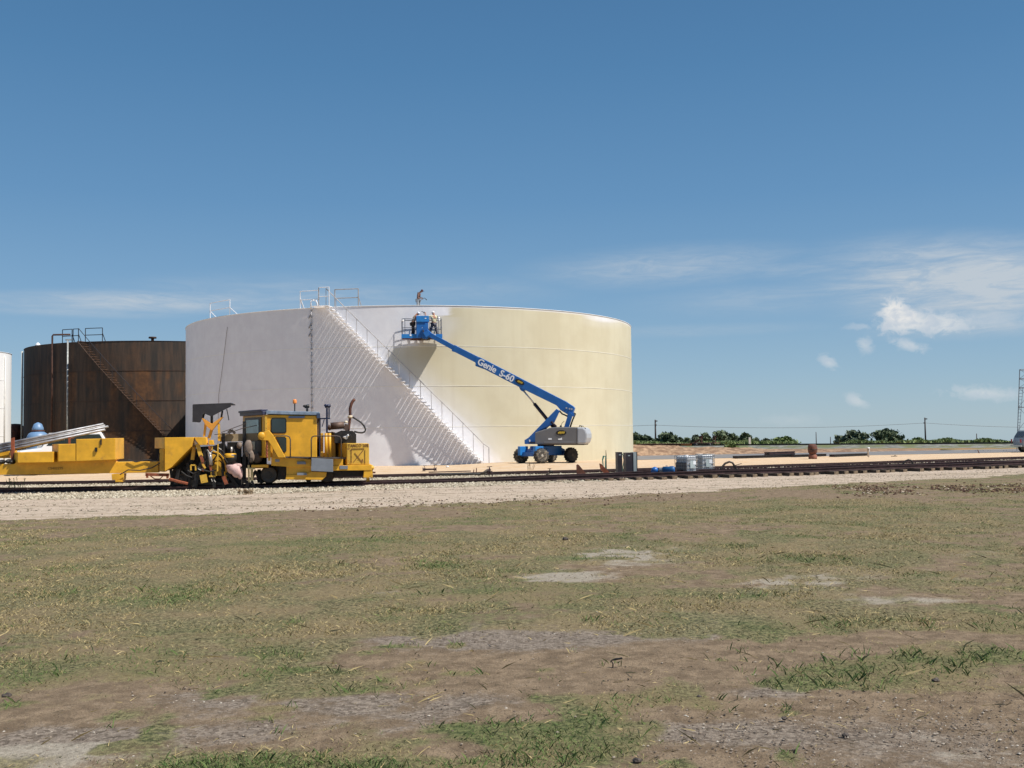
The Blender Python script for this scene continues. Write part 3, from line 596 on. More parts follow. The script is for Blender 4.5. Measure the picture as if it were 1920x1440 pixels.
# -- the big half painted tank
C1 = (-7.607, 78.2); R1 = 16.76; H1 = 9.75
T1 = thing('storage_tank', 'very large round steel tank, left half newly sprayed white and right half still cream', 'storage tank', (C1[0], C1[1], 0))
def paint1(X, Y, Z):
    U, V = proj(X, Y, Z); n1 = fbm(np.arctan2(Y-C1[1], X-C1[0])*R1, Z, .8, 4, 301)-.5; n2 = fbm(np.arctan2(Y-C1[1], X-C1[0])*R1, Z, 3.5, 3, 305)-.5
    ub = np.interp(V, [574, 590, 594, 612, 630, 648, 653, 668, 700, 725, 760, 800, 850, 880], [843, 843, 812, 816, 802, 786, 744, 736, 771, 802, 838, 880, 926, 955])
    sw = np.interp(V, [574, 590, 595, 630, 648, 654, 700, 800, 870], [4, 5, 22, 20, 9, 13, 17, 20, 14])
    w = 1-sst(U+n1*26+n2*10, ub-sw, ub+sw*1.3)
    haze_ = .35*(1-sst(U+n1*30, ub, ub+70))*(V > 595); w = np.maximum(w, haze_)
    sp = .75*np.clip(1-np.hypot((U-1128)/38, (V-594-(U-1100)*.12)/7), 0, 1)**.6+.3*np.clip(1-np.hypot((U-1140)/60, (V-602)/16), 0, 1); w = np.maximum(w, sp)
    w = np.maximum(w, .7*(Z > H1-.10))
    Yv = Y < C1[1]+2
    return {'white': np.clip(np.where(Yv, w, 0), 0, 1), 'mott': n1+.5}
tm = bpy.data.materials.new('tank_paint_white_over_cream'); tm.use_nodes = True; t = tm.node_tree; b = t.nodes['Principled BSDF']; b.inputs['Roughness'].default_value = .6; b.inputs['Specular IOR Level'].default_value = .3
tcn = t.nodes.new('ShaderNodeTexCoord'); nA = noise(tcn.outputs['Object'], .35, 5, .6, 0, t); nB = noise(tcn.outputs['Object'], 1.6, 5, .6, 0, t)
mp = t.nodes.new('ShaderNodeMapping'); mp.inputs['Scale'].default_value = (2.2, 2.2, .12); t.links.new(tcn.outputs['Object'], mp.inputs[0]); nS = noise(mp.outputs[0], 1.0, 5, .6, 0, t)
cream = vmix(rng_(nA, .35, .65, 0, 1, t), (.535, .485, .345), (.585, .54, .395), t)
cream = vmix(mth('MULTIPLY', rng_(nS, .45, .75, 0, 1, t), .25, tree=t), cream, (.47, .41, .28), t)
whi = vmix(rng_(nB, .35, .7, 0, 1, t), (.725, .722, .755), (.775, .778, .805), t); whi = vmix(mth('MULTIPLY', rng_(nS, .5, .8, 0, 1, t), .35, tree=t), whi, (.66, .64, .68), t)
t.links.new(vmix(attr(t, 'white'), cream, whi, t), b.inputs['Base Color'])
shell(C1, R1, H1, tm, T1, paint1, 620, 120)
roofm(R1, H1, .85, WHT, T1)
for z in (2.31, 4.80, 7.24):
    ringmesh('weld_seam', R1+.006, z, .006, .022, mat('seam_overspray', (.80, .78, .71), .6, 0, .05, 2), T1, -math.pi, 0, 260)
a0 = t_ang(C1, R1+.4, 907, 0); a1 = t_ang(C1, R1+.4, 612, H1)
WST = mat('white_step_paint', (.82, .82, .84), .55, 0, .04, 2)
stairway(R1, a0, a1, H1, 46, WST, mat('greyed_handrail', (.42, .40, .40), .5, .1, .2, 3), T1)
# top landing, guard rails, vent hook, conduit
mb = MB(); am = t_ang(C1, R1, 606, H1)
for k in range(14):
    a = am-.025+.05*k/13*1.2; d = pol(1, a, 0); mb.bar(pol(R1-.1, a, H1+.0), pol(R1+.8, a, H1+.0), .05, .03)
mb.build('landing', WST, T1)
def onroof(u, r): a = t_ang(C1, r, u, H1); return pol(r, a, H1)
wr = mat('white_guard_rail', (.72, .72, .74), .5, 0, .04, 2); wr2 = mat('weathered_guard_rail', (.33, .31, .30), .6, .1, .15, 4)
mb = MB(); p = [onroof(394, R1-.06), onroof(431, R1-.06)]; guard(mb, p, 1.02); p2 = [onroof(408, R1-.5), onroof(446, R1-.25)]
for a_, b_ in zip(p, p2): mb.tube([a_+Vector((0, 0, .5)), b_], .024, 6)
mb.build('guard_rail', wr, T1)
mb = MB(); p = [onroof(563, R1-.06), onroof(597, R1-.06)]; guard(mb, p, 1.08); mb.bar(p[0]+Vector((0, 0, .62)), onroof(570, R1-.4), .09, .03); mb.build('guard_rail', wr, T1)
mb = MB(); p = [onroof(598, R1+.75), onroof(617, R1+.75)]; guard(mb, p, 1.12); guard(mb, [onroof(597, R1-.05), onroof(598, R1+.75)], 1.12); mb.build('guard_rail', wr, T1)
mb = MB(); p = [onroof(628, R1-.1), onroof(672, R1-.1)]; guard(mb, p, 1.08, r=.032); mb.tube([p[1]+Vector((0, 0, .6)), onroof(678, R1-.35)], .024, 6); mb.build('guard_rail', wr2, T1)
mb = MB(); k1 = onroof(583, R1+.10); mb.tube([k1+Vector((0, 0, -.1)), k1+Vector((0, 0, .40)), k1+Vector((.12, .1, .48)), k1+Vector((.28, .2, .44)), k1+Vector((.34, .25, .3)), k1+Vector((.34, .25, .02))], .045, 8)
mb.build('vent_pipe', wr, T1)
ac = t_ang(C1, R1, 585, 5)
mb = MB(); mb.tube([pol(R1+.06, ac, .2), pol(R1+.06, ac, H1+.1)], .024, 8)
for k in range(24): mb.bxm(Matrix.Translation(pol(R1+.05, ac, .4+k*.40)) @ Matrix.Rotation(ac, 4, 'Z'), .12, .09, .06)
for z in (9.1, 8.5, 8.0): mb.bar(pol(R1+.02, ac-.012, z), pol(R1+.09, ac, z+.28), .05, .05)
mb.build('conduit', mat('grey_conduit', (.34, .34, .36), .5, .4, .3, 6), T1)
mb = MB(); q = onroof(618, R1+.45); mb.tube([q, q+Vector((.02, -.05, -.3)), q+Vector((.14, -.05, -.75))], .014, 6); mb.ell(q+Vector((.15, -.05, -.78)), .06); mb.build('hanging_lamp', wr, T1)
# rope down the shaded side
mb = MB(); ra = t_ang(C1, R1, 427, 8); rb = t_ang(C1, R1, 411, 4); mb.tube([pol(R1+.03, ra, 9.0), pol(R1+.04, (ra+rb)/2, 6.6), pol(R1+.04, rb, 4.6), pol(R1+.05, rb-.004, 2.0), pol(R1+.05, rb-.006, .05)], .011, 5)
o = mb.build('rope', mat('brown_rope', (.20, .14, .12), .8), None); o.location = (C1[0], C1[1], 0); tag(o, 'thin brown line hanging down the shaded left side of the big white tank', 'rope')
# -- rusty tank
C2 = (-32.5, 96.1); R2 = 12.5; H2 = 9.95
T2 = thing('storage_tank', 'bare rusty brown steel tank with an outside stair, left of the big white tank', 'storage tank', (C2[0], C2[1], 0))
tm2 = bpy.data.materials.new('bare_rusty_plate'); tm2.use_nodes = True; t = tm2.node_tree; b = t.nodes['Principled BSDF']; b.inputs['Roughness'].default_value = .75; b.inputs['Specular IOR Level'].default_value = .3
def rust2(X, Y, Z):
    A = np.arctan2(Y-C2[1], X-C2[0]); row = np.floor(Z/2.49); col_ = np.floor(A*R2/3.1+row*.5); h = ((np.sin(col_*12.9898+row*78.233)*43758.5453) % 1)
    s_ = fbm(A*R2*1.3, Z*.35, 1.0, 5, 401); U, V = proj(X, Y, Z)
    base = sst(s_+.22*(h-.5), .42, .66)*np.interp(row, [0, 1, 2, 3], [1.0, .62, .95, .28])*np.interp(U, [30, 100, 190, 260, 350], [.35, .5, .75, 1, 1]); return {'rust': np.clip(base, 0, 1), 'fine': fbm(A*R2, Z, 3, 3, 407)}
tcn = t.nodes.new('ShaderNodeTexCoord'); mp = t.nodes.new('ShaderNodeMapping'); mp.inputs['Scale'].default_value = (3, 3, .3); t.links.new(tcn.outputs['Object'], mp.inputs[0]); nS = noise(mp.outputs[0], 1.0, 6, .65, 0, t); nB = noise(tcn.outputs['Object'], 2.5, 5, .6, 0, t)
drk = vmix(rng_(nS, .35, .7, 0, 1, t), (.036, .031, .027), (.085, .055, .038), t); org = vmix(rng_(nB, .35, .7, 0, 1, t), (.095, .045, .021), (.17, .077, .030), t)
t.links.new(vmix(mth('MULTIPLY', attr(t, 'rust'), rng_(nS, .25, .6, .55, 1, t), tree=t), drk, org, t), b.inputs['Base Color'])
shell(C2, R2, H2, tm2, T2, rust2, 300, 60); RD = mat('dark_rusty_steel', (.055, .030, .022), .8, .1, .3, 5); roofm(R2, H2, .5, RD, T2)
for z in (2.49, 4.98, 7.46): ringmesh('weld_seam', R2+.01, z, .014, .03, RD, T2, -math.pi, 0, 160)
DKR = mat('dark_painted_rail', (.03, .028, .032), .5, .2, .2, 4)
a0 = t_ang(C2, R2+.4, 352, 0); a1 = t_ang(C2, R2+.4, 150, H2)
stairway(R2, a0, a1, H2, 46, mat('brown_step_steel', (.13, .075, .05), .7, .1, .3, 5), DKR, T2, post_every=5)
def on2(u, r): a = t_ang(C2, r, u, H2); return pol(r, a, H2)
for us in ((117, 135), (137, 147), (160, 192)):
    mb = MB(); guard(mb, [on2(us[0], R2-.05), on2(us[1], R2-.05)], 1.12, r=.035); mb.tube([on2(us[1], R2-.05)+Vector((0, 0, .7)), on2(us[1]+6, R2-.5)], .03, 6); mb.build('guard_rail', DKR, T2)
mb = MB(); q = on2(98, R2+.25); q2 = on2(131, R2+.1); mb.tube([Vector((q.x, q.y, .1)), q+Vector((0, 0, .62)), q+Vector((.08, 0, .72)), q2+Vector((0, 0, .66))], .075, 10); mb.build('fill_pipe', mat('rusty_pipe', (.085, .04, .028), .75, .1, .3, 5), T2)
mb = MB(); q = on2(127, R2+.3); mb.tube([Vector((q.x, q.y, .1)), q+Vector((0, 0, .15))], .065, 10); mb.bar(q+Vector((-.2, 0, .2)), q+Vector((.3, 0, .2)), .1, .1); mb.build('drain_pipe', mat('pale_pipe', (.33, .34, .33), .5, .2, .25, 5), T2)
mb = MB(); aL = t_ang(C2, R2, 41, 5)-.05; q = pol(R2+.14, aL, 0); mb.tube([q+Vector((0, 0, .1)), q+Vector((0, 0, H2-.1))], .09, 8); mb.build('overflow_pipe', mat('pale_pipe2', (.62, .62, .56), .5, 0, .1, 5), T2)
mb = MB(); q = on2(286, R2-.8); mb.lathe([(.12, 0), (.12, .25), (.32, .27), (.32, .4), (.05, .42)], q, 12); mb.build('roof_vent', RD, T2)
mb = MB(); q = on2(71, R2-.4); mb.lathe([(.22, 0), (.22, .15), (.1, .28), (.04, .34)], q, 12); mb.build('roof_cap', WHT, T2)
# -- white tank cut by the left edge
C3 = (-45.3, 80.3); R3 = 5.0; H3 = 8.85
T3 = thing('storage_tank', 'narrow white tank cut off by the left edge of the photo', 'storage tank', (C3[0], C3[1], 0))
shell(C3, R3, H3, mat('white_tank_paint', (.80, .80, .79), .55, 0, .05, 1.0, 0, 0, (.58, .54, .47), .62, .9, 1.5, (1, 1, .2)), T3, None, 160, 20); roofm(R3, H3, .3, WHT, T3)
for z in (2.2, 4.4, 6.6): ringmesh('weld_seam', R3+.008, z, .012, .02, WHT, T3, -math.pi, 0, 80)
mb = MB(); aL = t_ang(C3, R3, 15, 5); q = pol(R3+.06, aL, 0); mb.tube([q+Vector((0, 0, .1)), q+Vector((0, 0, H3-.3))], .05, 8); mb.build('conduit', mat('pale_conduit', (.66, .64, .60), .5), T3)
# ================================================================ YELLOW TRACK MACHINE
def near_at(x): return float(np.interp(x, *NR))
mo = G(600, 905, .16); xa_, xb_ = mo.x-9, mo.x+3
mth_ = math.atan2(near_at(xb_)-near_at(xa_), xb_-xa_)
MF = Fr((mo.x, near_at(mo.x), .16), mth_)      # origin on the nearer rail head; machine spans lat -0.55 .. 2.1
TM = fthing('track_tamper', 'long yellow railway tamping machine with a cab, dark work heads and an exhaust stack', 'track machine', MF)
N0, N1 = -.55, 2.05
def part(name, m, fn, bevel=0, parent=None):
    mb = MB(); fn(mb); return mb.build(name, m, parent or TM, bevel)
fp = lambda pix, a, b: (lambda mb: mb.fp(MF, pix, a, b))
def L(u, v, lat=N0): return MF.p3(u, v, lat)
# front beam and boxes
def skew(mb, u0, u1, vb0, vt0, vb1, vt1, uL, y0, y1):
    """box whose left end runs back to image column uL on the far side"""
    a, zb0_ = MF.at(u0, vb0, y0); _, zt0_ = MF.at(u0, vt0, y0); b_, zb1_ = MF.at(u1, vb1, y0); _, zt1_ = MF.at(u1, vt1, y0); c_ = MF.at(uL, vt0, y1)[0]
    lo = [mb.bm.verts.new(p) for p in ((a, y0, zb0_), (b_, y0, zb1_), (b_, y1, zb1_), (c_, y1, zb0_))]; hi = [mb.bm.verts.new(p) for p in ((a, y0, zt0_), (b_, y0, zt1_), (b_, y1, zt1_), (c_, y1, zt0_))]
    mb.bm.faces.new(lo[::-1]); mb.bm.faces.new(hi)
    for i in range(4): mb.bm.faces.new((lo[i], lo[(i+1) % 4], hi[(i+1) % 4], hi[i]))
beam = part('frame_beam', Y_, lambda mb: (mb.fp(MF, [(-70, 891.5), (297, 886), (297, 865), (218, 866.5), (216, 860), (34, 864), (26, 870), (-70, 871)], -.25, .05), mb.fp(MF, [(-70, 889), (297, 885), (297, 867), (-70, 872)], 1.45, 1.7),
     [mb.fp(MF, [(u, 884), (u+8, 884), (u+8, 872), (u, 872)], .05, 1.45) for u in (20, 90, 170, 250)]), .012)
part('tool_box', Y_, lambda mb: skew(mb, 33, 99.5, 867.8, 848.5, 867, 847, 23, -.62, .5), .012)
def bx2(mb):
    skew(mb, 109, 142, 865.5, 833, 865, 832, 97.5, -.62, .7)
b2 = part('tool_box', Y_, bx2, .015)
def bx3(mb): mb.fp(MF, [(142.6, 865), (216, 862), (216, 821.5), (142.6, 823.5)], -.64, .9)
b3 = part('tool_box', Y_, bx3, .015)
part('latch', BLK, lambda mb: (mb.fp(MF, [(188, 834), (190.5, 834), (190.5, 823), (188, 823)], -.68, -.645), mb.fp(MF, [(178, 847), (182, 847), (182, 839), (178, 839)], -.70, -.645)), 0, b3)
part('support_foot', Y_, lambda mb: (mb.fp(MF, [(210, 900), (231, 900), (232, 888), (209, 889)], -.3, .2), mb.fp(MF, [(216, 904), (229, 904), (229, 900), (216, 900)], -.35, .25)), .01)
part('yellow_bin', Y_, fp([(-70, 860), (18, 859), (18, 845), (-70, 846)], .6, 1.5), .02)
part('hose_pile', BLK, lambda mb: [mb.ell(L(u, v, -.1), (.1, .25, .08)) for u, v in ((-30, 866), (-12, 867), (4, 866), (17, 865), (24, 866))])
part('cable', RUBB, lambda mb: (mb.tube([L(225, 890, -.4), L(240, 881, -.4), (L(262, 882, -.4)), L(285, 877, -.4), L(300, 868, -.4)], .018, 6), mb.tube([L(240, 862, -.3), L(255, 866, -.32), L(275, 862, -.3), L(296, 864, -.32), L(299, 850, -.3)], .02, 6)))
part('pole_rest', RRED, lambda mb: (mb.fp(MF, [(20.5, 869), (26, 869), (26, 820), (20.5, 822)], .1, .2), mb.fp(MF, [(20.5, 869), (26, 869), (26, 826), (20.5, 826)], 1.0, 1.1), mb.bar(L(23, 842, .1), L(23, 842, 1.05), .05, .05), mb.bar(L(130, 836, .2)+Vector((0, 0, -.4)), L(130, 821, .2), .06, .06), mb.bar(L(130, 821, .2), L(130, 821, .2)+Vector((0, .6, 0)), .06, .06)))
part('step_bar', RRED, lambda mb: (mb.bar(L(273, 889.5), L(317, 890.5), .12, .10), mb.bar(L(276, 889), L(276, 896), .06, .12), mb.bar(L(314, 889), L(314, 897), .06, .12), mb.tube([L(280, 891), L(290, 898), L(300, 898), L(307, 891)], .018, 5), mb.tube([L(317, 898), L(335, 903), L(352, 907)], .05, 6)))
# wedge plate and hopper
part('wedge_plate', Y_, fp([(308.6, 884), (321.8, 875.8), (359, 837.6), (363.4, 819.6), (308.6, 820.3)], -.75, .9), .012)
part('end_post', YO, lambda mb: (mb.fp(MF, [(299, 884), (308, 885), (308, 841), (299, 842)], -.3, .3), skew(mb, 308, 309, 841, 820.5, 841, 820.5, 290, -.72, .6)), .01)
part('arm_box', Y_, lambda mb: (mb.fp(MF, [(363.8, 819.6), (385.7, 819.6), (387.8, 834.2), (374, 834.4), (367, 826)], -.60, -.05), mb.fp(MF, [(391, 825), (398.5, 825), (400, 834), (391.5, 834)], -.5, -.1)), .01)
canopy = part('canopy', mat('black_canvas', (.022, .020, .024), .75, 0, .25, 3, .2, 12), lambda mb: (mb.prism([MF.at(u, v, -.2) for u, v in [(361.5, 759), (433.6, 755.5), (433, 762.5), (414, 771.7), (396.8, 781), (381, 774.5), (379, 784), (376, 791.5), (361, 791.5)]], -.25, -.20), mb.fp(MF, [(362, 760.5), (433.4, 757.5), (433.4, 755.3), (362, 758)], -.2, 1.5), mb.fp(MF, [(361, 791), (364, 791), (364, 759), (361, 759)], -.2, 1.5), mb.tube([L(425, 767, -.2), L(427, 776, -.2), L(429, 788, -.2)], .018, 5)))
part('canopy_stem', BLK, lambda mb: (mb.fp(MF, [(394.5, 797), (399, 797), (399, 776), (394.5, 776)], -.1, .0), mb.bar(L(380, 785, .05), L(384, 772, .05), .06, .06), mb.bar(L(415, 783, .05), L(417, 770, .05), .06, .06)))
part('v_bracket', mat('orange_yellow_paint', (.62, .27, .035), .5, 0, .1, 2), fp([(377.5, 783.5), (382, 785), (397, 794.5), (413, 783.5), (418.5, 781.5), (411, 790.5), (397.5, 807.5), (385, 797)], -.22, .02), .008)
part('v_bracket_post', Y_, lambda mb: (mb.fp(MF, [(380.5, 818.5), (384.5, 818.5), (387.3, 797), (383, 795)], -.12, .0), mb.fp(MF, [(408.5, 826.5), (413.2, 826.5), (411.5, 794), (408.2, 793)], -.15, .0), mb.bar(L(397, 805, 0), L(392, 822, 0), .10, .10)))
part('tall_post', YO, fp([(406.5, 884), (408.8, 884), (409.8, 832), (407.6, 832)], -.62, -.55))
# cluttered work heads
part('work_head_frame', BLK, lambda mb: (mb.fp(MF, [(318, 912), (455, 914), (455, 884), (440, 858), (418, 830), (400, 836), (374, 838), (360, 846), (341, 866), (324, 880)], .75, 1.2),
     [mb.bar(L(u0, v0, a), L(u1, v1, a), w, w) for u0, v0, u1, v1, w, a in [(335, 880, 330, 908, .12, -.2), (352, 868, 356, 912, .10, -.1), (372, 884, 365, 914, .16, -.3), (398, 880, 402, 914, .10, -.35), (417, 880, 420, 915, .08, -.3), (340, 896, 430, 900, .10, .1), (345, 878, 395, 880, .12, .3), (419, 812, 419, 884, .10, .0), (384, 838, 384, 884, .14, .2), (366, 848, 350, 884, .12, .1), (425, 886, 446, 913, .10, -.2), (320, 878, 323, 904, .09, -.1), (330, 902, 345, 907, .14, 0), (370, 905, 440, 908, .1, -.2)]]))
[part('work_head_arm', YO, lambda mb, u0=u0, v0=v0, u1=u1, v1=v1, w=w, a=a: mb.bar(L(u0, v0, a), L(u1, v1, a), w, w)) for u0, v0, u1, v1, w, a in [(369, 828, 377, 856, .13, -.45), (377, 856, 382, 874, .09, -.45), (364, 838, 361, 862, .12, -.2), (381, 890, 384, 905, .22, -.45), (392, 893, 404, 893, .05, -.5), (396, 884, 396, 892, .04, -.5), (405, 884, 405, 892, .04, -.5), (358, 872, 358, 882, .05, -.4), (367, 872, 367, 882, .05, -.4), (358, 872, 367, 872, .05, -.4), (370, 888, 374, 893, .08, -.3), (380, 870, 385, 878, .06, -.5), (421, 890, 424, 897, .05, -.4), (397, 836, 397, 846, .07, -.3)]]
part('hydraulic_cylinder', mat('silver_cylinder', (.45, .42, .40), .35, .5, .2, 6), lambda mb: (mb.cyl(L(393, 848, -.5), L(396, 872, -.5), .075, .06, 10), mb.cyl(L(366, 827, -.5), L(369, 833, -.5), .07), mb.cyl(L(434, 838, -.1), L(434, 850, -.1), .04)))
[part('red_fitting', RRED, lambda mb, u0=u0, v0=v0, u1=u1, v1=v1, w=w: mb.bar(L(u0, v0, -.48), L(u1, v1, -.48), w, w)) for u0, v0, u1, v1, w in [(376, 854, 381, 866, .09), (379, 866, 384, 876, .06), (393, 872, 397, 884, .07), (392, 836, 395, 846, .06), (419, 893, 425, 908, .12), (383, 872, 380, 884, .07)]]
part('curved_guard', Y_, lambda mb: (mb.fp(MF, [(396, 890), (421, 893), (421, 874), (417, 863), (409, 856), (401, 852), (396, 851)], -.05, .1), mb.tube([L(398, 846, -.2), L(408, 849, -.2), L(417, 857, -.2), L(423, 870, -.2), L(425, 893, -.2)], .035, 6)))
part('guard_strap', BLK, lambda mb: (mb.tube([L(398, 874, -.12), L(403, 865, -.12), L(412, 864, -.12), L(417, 869, -.12), L(418, 890, -.12)], .022, 5), mb.bar(L(397, 866, -.12), L(408, 852, -.12), .05, .04)))
part('hydraulic_hose', RUBB, lambda mb: [mb.tube([L(a, b, la) for a, b in q], .022, 6) for q, la in [(([(396, 846), (404, 843), (412, 848), (420, 857), (427, 868)]), -.55), ([(386, 843), (391, 850), (388, 862), (380, 872)], -.5), ([(370, 876), (380, 881), (392, 884), (404, 882)], -.55), ([(352, 882), (362, 888), (372, 884)], -.5), ([(436, 838), (441, 850), (439, 862), (446, 872)], -.4), ([(456, 852), (462, 845), (468, 852), (466, 872)], -.5), ([(340, 884), (350, 892), (362, 896)], -.4), ([(410, 842), (418, 846), (424, 858)], -.3)]])
part('pale_hose', mat('pale_hose', (.50, .47, .42), .5), lambda mb: [mb.tube([L(a, b, -.6) for a, b in q], .014, 5) for q in [[(389, 843), (392, 848), (394, 850)], [(394, 850), (400, 844), (405, 847)], [(410, 840), (415, 843)], [(396, 898), (398, 903)], [(401, 900), (404, 904)], [(371, 879), (377, 882)]]])
part('grease_bucket', BLK, lambda mb: mb.lathe([(.19, -.02), (.20, .30)], L(433, 868, -.4), 14))
part('bucket_cap', Y_, lambda mb: mb.lathe([(.20, 0), (.21, .02), (.20, .13), (.15, .15)], L(432, 858, -.4), 14), 0)
part('cloth_bundle', mat('pink_cloth', (.55, .36, .33), .9, 0, .2, 5, .4, 8), lambda mb: (mb.ell(L(438, 879, -.42), (.24, .22, .20), 10, 7), mb.ell(L(444, 884, -.5), (.19, .16, .22), 10, 7), mb.ell(L(450, 888, -.5), (.10, .10, .20)), mb.ell(L(432, 874, -.45), (.16, .15, .10)), mb.ell(L(447, 873, -.45), (.12, .1, .08))))
part('cross_beam', TANB, fp([(412, 828.5), (500, 826), (500, 812), (412, 814)], .1, .3))
part('lever_rods', DST, lambda mb: (mb.tube([L(402, 815, -.2), L(430, 812, -.2), (L(455, 803, -.2)), L(482, 797.5, -.2)], .014, 5), mb.tube([L(415, 811, -.2), L(450, 798, -.2), L(462, 794, -.2)], .014, 5), mb.bar(L(428, 812, 0), L(434, 806, 0), .1, .1), mb.bar(L(434, 806, 0), L(441, 813, 0), .1, .08)))
part('upright_column', BLK, lambda mb: (mb.fp(MF, [(454, 906), (461, 906), (461, 790), (455, 790)], .0, .15), mb.fp(MF, [(418, 884), (421.5, 884), (421.5, 815), (418, 815)], -.1, .0), mb.fp(MF, [(426, 872), (452, 872), (452, 829), (426, 829)], .5, .8), mb.fp(MF, [(437, 914), (452, 914), (452, 886), (437, 886)], .0, .4)))
part('grey_bag', mat('grey_brown_canvas', (.20, .155, .125), .9, 0, .25, 6, .3, 10), lambda mb: (mb.ell(L(466, 840, -.25), (.16, .12, .30)), mb.ell(L(471, 856, -.3), (.12, .1, .22)), mb.ell(L(483, 858, .1), (.18, .15, .2)), mb.ell(L(449, 835, -.1), (.1, .1, .12))))
part('leg_post', mat('pale_yellow_post', (.60, .46, .22), .6, 0, .15, 5), lambda mb: (mb.bar(L(467, 905, -.4), L(466, 872, -.4), .06, .06), mb.bar(L(472.5, 903, -.4), L(472, 878, -.4), .09, .06), mb.fp(MF, [(464, 880), (478, 880), (478, 877), (464, 877)], -.45, -.3)))
[part('lower_linkage', BLK, lambda mb, u0=u0, v0=v0, u1=u1, v1=v1, w=w, a=a: mb.bar(L(u0, v0, a), L(u1, v1, a), w, w)) for u0, v0, u1, v1, w, a in [(466, 904, 462, 914, .10, -.4), (472, 902, 478, 914, .08, -.4), (455, 900, 470, 908, .12, -.2), (480, 882, 470, 900, .10, .2), (480, 884, 492, 906, .14, .3), (458, 913, 482, 914, .08, -.3), (486, 880, 486, 905, .12, .6)]]
# ---- cab
CS = L(497, 860, N0); 
s0 = MF.at(497, 775, N0)[0]; s1 = MF.at(594, 777, N0)[0]; s2 = MF.at(452, 775, N1)[0]
zt = MF.at(497, 777.5, N0)[1]; zb = MF.at(497, 858, N0)[1]; zt1 = MF.at(594, 779.5, N0)[1]
cab = part('cab', Y_, lambda mb: skew(mb, 497, 594, 858, 777.5, 858, 779.5, 455, N0, N1-.35), .02)
cfar = MF.at(455, 777, N1-.35)[0]; fdir = Vector((cfar-s0, N1-.35-N0, 0)); FL = fdir.length; fdir.normalize(); fn_ = Vector((-fdir.y, fdir.x, 0))
def face_box(mb, t0, t1, z0, z1, d0, d1):
    q = [Vector((s0, N0, 0))+fdir*t+fn_*d for t, d in ((t0, d0), (t1, d0), (t1, d1), (t0, d1))]
    lo = [mb.bm.verts.new(p+Vector((0, 0, z0))) for p in q]; hi = [mb.bm.verts.new(p+Vector((0, 0, z1))) for p in q]; mb.bm.faces.new(lo[::-1]); mb.bm.faces.new(hi)
    for i in range(4): mb.bm.faces.new((lo[i], lo[(i+1) % 4], hi[(i+1) % 4], hi[i]))
fz = zt+.02
fr_hood = part('cab_roof', mat('navy_roof', (.028, .032, .075), .5, 0, .15, 3), lambda mb: (face_box(mb, -.02, FL+.04, fz-.02, fz+.10, -.03, .10), face_box(mb, .0, FL+.08, fz+.095, fz+.17, -.1, .14)), .012, cab)
part('cab_roof', mat('pale_blue_grey_roof', (.20, .26, .34), .55, .1, .25, 6), lambda mb: mb.prism([(s0+.035, fz), (s1+.10, fz-.06), (s1+.10, fz+.06), (s0+.2, fz+.12), (s0+.035, fz+.12)], N0-.06, N1-.28), .015, cab)
part('roof_lip', mat('dark_blue_lip', (.03, .05, .10), .5), lambda mb: (mb.fp(MF, [(541, 784), (570, 784), (572, 780), (541, 780)], N0-.05, N0), mb.fp(MF, [(594, 784), (600, 784), (600, 775), (594, 775)], N0-.08, N1-.3)), 0, cab)
def roundrect(u0, v0, u1, v1, r): 
    return [(u0+r, v1), (u1-r, v1), (u1, v1-r), (u1, v0+r), (u1-r, v0), (u0+r, v0), (u0, v0+r), (u0, v1-r)]
for q in (roundrect(508, 783.5, 537, 812.5, 2.5), [(517, 819), (534, 819), (537, 822), (537, 845), (534, 849), (530, 848)]):
    w = part('side_window', BLK, lambda mb: mb.fp(MF, q, N0-.018, N0-.003), 0, cab)
    cx = sum(a for a, b in q)/len(q); cy = sum(b for a, b in q)/len(q); q2 = [(cx+(a-cx)*.88, cy+(b-cy)*.88) for a, b in q]
    part('pane', GLS, lambda mb: mb.fp(MF, q2, N0-.026, N0-.019), 0, w)
# front face window (faces along the track to the left)
wz0, wz1 = zb+.78, zt-.08
def fw(mb): face_box(mb, FL*.14, FL*.86, wz0, wz1, .003, .03)
w = part('front_window', BLK, fw, 0, cab)
part('pane', GLS2, lambda mb: face_box(mb, FL*.24, FL*.80, wz0+.09, wz1-.08, .031, .04), 0, w)
w = part('front_window', BLK, lambda mb: face_box(mb, FL*.14, FL*.86, zb+.06, zb+.62, .003, .03), 0, cab)
part('pane', GLS2, lambda mb: face_box(mb, FL*.40, FL*.72, zb+.28, zb+.56, .031, .04), 0, w)
part('corner_post', YO, lambda mb: (mb.fp(MF, [(497, 812), (501, 812), (501, 781), (497, 781)], N0-.05, N0-.005), mb.fp(MF, [(502.5, 864), (507, 864), (507, 822), (502, 822)], N0-.20, N0-.1)), 0, cab)
part('diagonal_brace', Y_, lambda mb: (mb.fp(MF, [(488, 811.5), (504, 807), (512, 816), (535.5, 858), (521.5, 858), (502.7, 826), (488, 825)], -.95, -.72), mb.ell(L(490, 817, -.97), (.13, .06, .13))), .015)
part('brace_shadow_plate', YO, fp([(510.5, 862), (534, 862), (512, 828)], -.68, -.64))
part('chain', RRED, lambda mb: [mb.ell(L(500+(k % 2)*.8, 822+k*3.1, -.9), (.035, .03, .06), 6, 4) for k in range(12)])
def hr(pix): return lambda mb: mb.tube([L(u, v, -.92) for u, v in pix], .022, 7)
part('grab_rail', DST, hr([(513, 817.3), (538, 817.3), (542.5, 819), (544.3, 824), (544.3, 857)]))
part('grab_rail', DST, hr([(583.6, 858), (583.6, 824), (585, 819.5), (589, 817.5), (632, 817.5), (637, 818.7), (639.6, 823.5), (639.8, 860)]))
